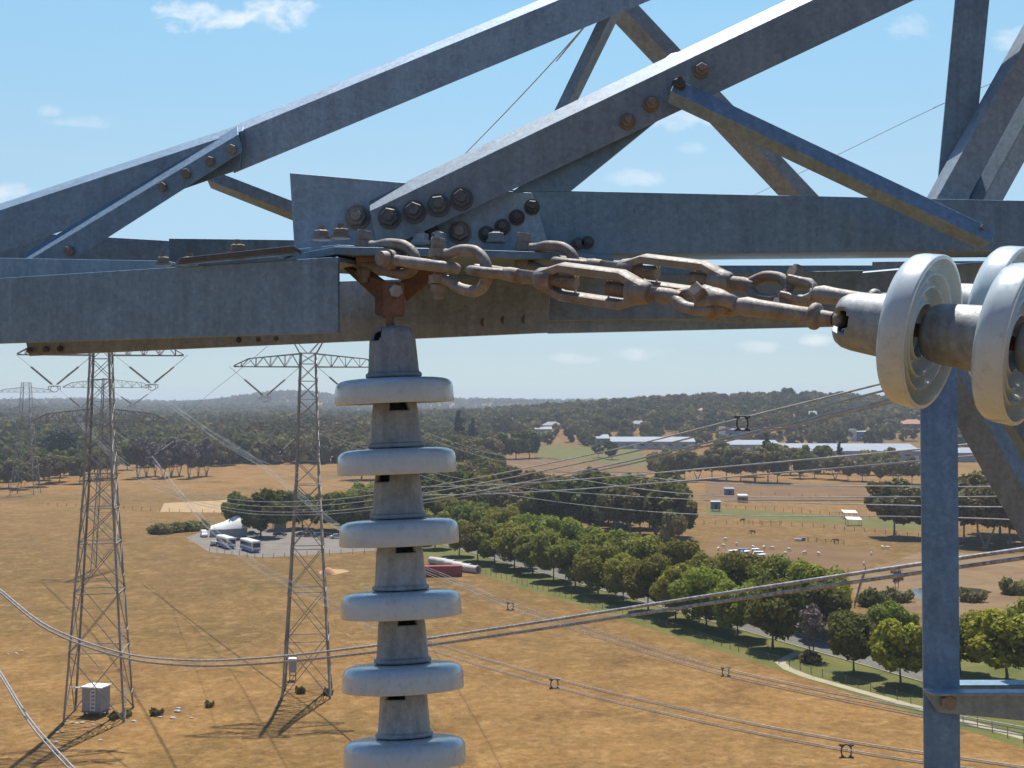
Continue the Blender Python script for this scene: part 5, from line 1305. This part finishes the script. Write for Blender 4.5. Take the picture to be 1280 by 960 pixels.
# stones and stumps in the near field
def stone(px, by, s, label, group, mat='stone'):
    b = G(px, by); mb = MB(); r = random.Random(int(px*7+by)); rings = []
    for h, k in ((-.1, .8), (.15, 1), (.4, .95), (.62, .6), (.7, .05)): rings.append([b+Vector((s*k*math.cos(a)*r.uniform(.8, 1.2)*1.25, s*k*math.sin(a)*r.uniform(.8, 1.15), s*h*1.1)) for a in [q*math.pi/4 for q in range(8)]])
    mb.loft(rings); o = mb.build('field_stone', mat, None, b, smooth=50); tag(o, label, 'stone', group)
for x, y, s in ((82, 902, .22), (90, 904, .25), (96, 905, .25), (103, 904, .3), (116, 906, .22), (106, 909, .18), (140, 893, .3), (137, 900, .25), (163, 893, .18), (146, 897, .3), (72, 916, .22), (78, 915, .2)): stone(x, y, s, 'pale stone lying around the feet of the left pylon', 'stones at the left pylon')
for x, y, s in ((190, 888, .22), (200, 897, .25), (167, 902, .28), (216, 898, .3), (223, 886, .3), (222, 890, .4), (239, 898, .24), (125, 926, .25), (70, 928, .25), (20, 817, .25), (27, 814, .25), (10, 818, .2)): stone(x, y, s, 'pale stone scattered in the dry field near the left pylon', 'stones in the field')
plant_px('weed', 262, 884, 876, 'dark weed clump alone in the dry field right of the left pylon', wide=.5, cat='weed')
for i, (x, y) in enumerate(((142, 899), (158, 896), (410, 868), (375, 866), (196, 894))): plant_px('weed', x, y, y-5, 'green weed clump growing at the pylon feet', 'weeds at the pylon feet', .7, 'weed')

# ------------------------------------------------------------------ sheds and houses
def shed(x0, x1, by, h, depth, label, wall='shed_wall', roof='shed_roof', yaw=0.0, bays=8):
    a, b = G(x0, by), G(x1, by); c = (a+b)/2; w = abs(b.x-a.x); z = min(a.z, b.z)-.5
    t = thing('warehouse', label, 'warehouse', (c.x, c.y, z)); cy, sy = math.cos(yaw), math.sin(yaw)
    def q(x, y, k): return Vector((c.x+x*cy-y*sy, c.y+x*sy+y*cy, z+k))
    def v(x, y, k): return q(x, y, k)-q(0, 0, 0)
    H = h+.5
    mb = MB(); mb.box(q(0, depth/2, H/2), v(w/2, 0, 0), v(0, depth/2, 0), (0, 0, H/2)); mb.build('wall', wall, t)
    mb = MB(); rise = depth*.07
    sec = [(-.5, H+.02), (depth/2, H+rise), (depth+.5, H+.02), (depth+.5, H+.3), (depth/2, H+rise+.3), (-.5, H+.3)]
    mb.loft([[q(-w/2-.4, y, k) for y, k in sec], [q(w/2+.4, y, k) for y, k in sec]]); mb.build('roof', roof, t)
    for i in range(bays):
        x = -w/2+w*(i+.5)/bays
        if i % 2: mb = MB(); mb.box(q(x, -.03, 2.2), v(w/bays*.28, 0, 0), v(0, .05, 0), (0, 0, 1.9)); mb.build('roller_door', 'cabinet_grey' if i % 4 == 1 else 'white_paint', t)
        else: mb = MB(); mb.box(q(x, -.03, H*.62), v(w/bays*.33, 0, 0), v(0, .05, 0), (0, 0, .6)); mb.build('window', 'glass_dark', t)
shed(730, 762, 557, 5.5, 40, 'small white roofed warehouse at the left end of the row'); shed(764, 868, 562, 5.8, 46, 'long white roofed warehouse left of the gum clump', yaw=R(-4), bays=12)
shed(905, 975, 566, 5.8, 42, 'white roofed warehouse in the middle of the row', bays=8); shed(972, 1150, 576, 6.5, 60, 'biggest pale grey warehouse at the right of the row', wall='shed_wall', yaw=R(-3), bays=16)
shed(1165, 1300, 578, 6, 40, 'warehouse seen right of the steel post', bays=8)
shed(640, 690, 545, 6, 30, 'grey roofed warehouse half hidden by trees left of the row', roof='roof_grey', bays=5)
for px, by, lab, col in ((1084, 552, 'blue and white plant building above the biggest warehouse', 'bus_blue'), (920, 549, 'blue block beside the middle warehouse', 'bus_blue')):
    b = G(px, by); t = thing('plant_building', lab, 'building', b)
    mb = MB(); mb.abox(b.x-9, b.x+12, b.y, b.y+14, b.z-2, b.z+8); mb.build('wall', col, t)
    mb = MB(); mb.abox(b.x-9.5, b.x+12.5, b.y-.5, b.y+14.5, b.z+8.01, b.z+8.6); mb.build('roof', 'white_paint', t)
    mb = MB(); mb.abox(b.x-14, b.x-9.2, b.y, b.y+8, b.z-2, b.z+10.5); mb.build('tower', 'white_paint', t)
    for k in range(3): mb = MB(); mb.abox(b.x-6+k*6, b.x-3+k*6, b.y-.06, b.y-.01, b.z+3, b.z+5); mb.build('window', 'glass_dark', t)
def house(px, d, w, label, roof='roof_tile', wall='render_wall', yaw=0.0, two=False):
    u = (px-640)/FPX; x = u*d; z = ground_z(x, d); h = 5.6 if two else 3.6; dp = w*.7
    t = thing('house', label, 'house', (x, d, z)); c, s = math.cos(yaw), math.sin(yaw)
    def q(a, b, k): return Vector((x+a*c-b*s, d+a*s+b*c, z+k))
    def v(a, b, k): return q(a, b, k)-q(0, 0, 0)
    mb = MB(); mb.box(q(0, 0, h/2-1), v(w/2, 0, 0), v(0, dp/2, 0), (0, 0, h/2+1)); mb.build('wall', wall, t)
    mb = MB(); e = .8; top = h+dp*.28
    mb.loft([[q(-w/2-e, -dp/2-e, h+.02), q(w/2+e, -dp/2-e, h+.02), q(w/2+e, dp/2+e, h+.02), q(-w/2-e, dp/2+e, h+.02)], [q(-w/2+dp*.4, -.1, top), q(w/2-dp*.4, -.1, top), q(w/2-dp*.4, .1, top), q(-w/2+dp*.4, .1, top)]]); rf = mb.build('roof', roof, t)
    mb = MB(); mb.box(q(w*.2, dp*.15, top), v(.5, 0, 0), v(0, .5, 0), (0, 0, 1.1)); mb.build('chimney', wall, rf)
    for k in range(3):
        for f in range(2 if two else 1):
            mb = MB(); mb.box(q(-w*.32+k*w*.32, -dp/2-.03, 1.9+2.6*f), v(w*.07, 0, 0), v(0, .04, 0), (0, 0, .7)); mb.build('window', 'glass_dark', t)
for i, (px, d, w, lab, rf, wl) in enumerate(hs): house(px, d, w, lab, rf, wl, R(rnd.uniform(-20, 20)), i % 3 == 0)
for k_, (t_, used_, _) in protos.items():
    if not used_:
        for ch in list(t_.children): bpy.data.objects.remove(ch)
        bpy.data.objects.remove(t_)
SKY_STR, SKY_DUST, SKY_OZ, SKY_SAT, CLOUD = .11, .2, 1.6, 1.0, (7.2, 7.3, 7.4)
SUN_E, HAZE, FSTOP, EXPO = 5.0, 1.3e-4, 40.0, 0.4
# ------------------------------------------------------------------ sky, sun, air, camera
SUN_AZ, SUN_EL = R(3), R(66)          # azimuth from +Y towards +X
w = bpy.data.worlds.new('World'); scn.world = w; w.use_nodes = True
nt = w.node_tree; [nt.nodes.remove(n) for n in list(nt.nodes)]
out = nt.nodes.new('ShaderNodeOutputWorld'); bg = nn(nt, 'ShaderNodeBackground', Strength=SKY_STR)
sky = nt.nodes.new('ShaderNodeTexSky'); sky.sky_type = 'NISHITA'; sky.sun_disc = False
sky.sun_elevation = SUN_EL; sky.sun_rotation = SUN_AZ; sky.altitude = 100; sky.air_density = 1.0; sky.dust_density = SKY_DUST; sky.ozone_density = SKY_OZ
tc = nt.nodes.new('ShaderNodeTexCoord'); sx = nt.nodes.new('ShaderNodeSeparateXYZ'); nt.links.new(tc.outputs['Generated'], sx.inputs[0])
def mth(op, a, b=None, c=None):
    m = nn(nt, 'ShaderNodeMath', operation=op)
    for i, v in enumerate((a, b, c)):
        if v is None: continue
        if hasattr(v, 'links'): nt.links.new(v, m.inputs[i])
        else: m.inputs[i].default_value = v
    return m.outputs[0]
ymax = mth('MAXIMUM', sx.outputs['Y'], .05); U = mth('DIVIDE', sx.outputs['X'], ymax); Vv = mth('DIVIDE', sx.outputs['Z'], ymax)
cmb = nt.nodes.new('ShaderNodeCombineXYZ'); nt.links.new(U, cmb.inputs[0]); nt.links.new(mth('MULTIPLY', Vv, 1.7), cmb.inputs[1])
nz = noise(nt, cmb.outputs[0], 34, 7, .62, .3)
front = mth('GREATER_THAN', sx.outputs['Y'], .2)
mask = None
for (px, py, rx, ry, k) in ((236, 20, 52, 21, 1), (345, 18, 58, 21, 1), (292, 24, 40, 14, .9), (112, 153, 48, 9, .45), (62, 138, 18, 9, .5), (12, 244, 38, 14, .55), (1136, 34, 36, 15, .5), (1266, 50, 34, 16, .5), (850, 150, 46, 16, .75), (792, 222, 46, 13, .45), (862, 186, 24, 7, .3), (718, 448, 34, 8, .5), (808, 442, 38, 9, .6), (952, 433, 32, 8, .5), (1022, 426, 24, 8, .6), (690, 205, 40, 12, .3), (-160, 120, 60, 20, .8), (1480, 130, 70, 22, .8)):
    u0, v0 = ray(px, py)
    rx *= 1.15; ry *= 1.2; a = mth('DIVIDE', mth('SUBTRACT', U, u0), rx/FPX); dv = mth('SUBTRACT', Vv, v0)
    b = mth('DIVIDE', mth('MULTIPLY', dv, 1.0), ry/FPX)
    r2 = mth('ADD', mth('MULTIPLY', a, a), mth('MULTIPLY', b, b))
    q = mth('SUBTRACT', mth('ADD', mth('MULTIPLY', mth('SUBTRACT', nz, .5), 3.4), .70), r2)
    q = mth('MULTIPLY', mth('MINIMUM', mth('MAXIMUM', mth('MULTIPLY', q, .72), 0.0), 1.0), k)
    mask = q if mask is None else mth('MAXIMUM', mask, q)
mask = mth('MULTIPLY', mask, front)
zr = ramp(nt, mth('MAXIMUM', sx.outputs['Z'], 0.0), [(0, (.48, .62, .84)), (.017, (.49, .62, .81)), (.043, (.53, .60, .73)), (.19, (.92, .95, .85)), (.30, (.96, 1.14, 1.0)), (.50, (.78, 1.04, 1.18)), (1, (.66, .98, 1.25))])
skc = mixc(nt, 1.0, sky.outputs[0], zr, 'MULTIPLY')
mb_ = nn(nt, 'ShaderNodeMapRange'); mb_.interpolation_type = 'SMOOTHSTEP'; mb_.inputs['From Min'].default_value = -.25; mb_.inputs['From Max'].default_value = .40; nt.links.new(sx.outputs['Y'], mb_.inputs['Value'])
skc = mixc(nt, mb_.outputs[0], mixc(nt, 1.0, skc, (.46, .52, .60), 'MULTIPLY'), skc)     # unseen sky behind the camera dimmed and blued to cut fill on front faces
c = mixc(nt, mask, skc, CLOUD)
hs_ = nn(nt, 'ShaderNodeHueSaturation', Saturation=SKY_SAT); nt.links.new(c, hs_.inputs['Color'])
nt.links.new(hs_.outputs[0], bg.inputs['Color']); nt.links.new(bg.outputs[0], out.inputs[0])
sun = bpy.data.lights.new('sun', 'SUN'); sun.energy = SUN_E; sun.angle = R(.53); sun.color = (1.0, .955, .88)
so = bpy.data.objects.new('sun', sun); COL.objects.link(so)
sd = Vector((math.sin(SUN_AZ)*math.cos(SUN_EL), math.cos(SUN_AZ)*math.cos(SUN_EL), math.sin(SUN_EL)))
so.rotation_euler = sd.to_track_quat('Z', 'Y').to_euler(); so.location = (0, 0, 120)
if HAZE > 0:
    zmax = 112
    mb = MB(); mb.abox(-9600, 9600, -9600, 9900, -14, zmax)
    m, nt2, out2 = nodes_of('haze_air'); pv = nt2.nodes.new('ShaderNodeVolumePrincipled'); pv.inputs['Density'].default_value = HAZE
    pv.inputs['Color'].default_value = (.80, .88, 1.0, 1); pv.inputs['Anisotropy'].default_value = .15
    nt2.links.new(pv.outputs[0], out2.inputs['Volume']); MATS['haze_air'] = m
    tag(mb.build('haze', 'haze_air', None), 'thin blue haze in the air over the plain', 'haze', kind='stuff')
cam = bpy.data.cameras.new('camera'); co = bpy.data.objects.new('camera', cam); COL.objects.link(co)
co.location = (0, 0, CAMH); co.rotation_euler = (math.pi/2+PITCH, 0, 0)
cam.sensor_width = 36; cam.lens = 36*FPX/1280; cam.clip_start = .05; cam.clip_end = 30000
cam.dof.use_dof = True; cam.dof.focus_distance = 2.95; cam.dof.aperture_fstop = FSTOP
scn.camera = co
scn.view_settings.view_transform = 'Standard'; scn.view_settings.look = 'None'; scn.view_settings.gamma = 1; scn.view_settings.use_curve_mapping = False
scn.view_settings.exposure = EXPO
scn.cycles.volume_bounces = 0; scn.cycles.max_bounces = 6; scn.cycles.diffuse_bounces = 3; scn.cycles.glossy_bounces = 3; scn.cycles.transmission_bounces = 3
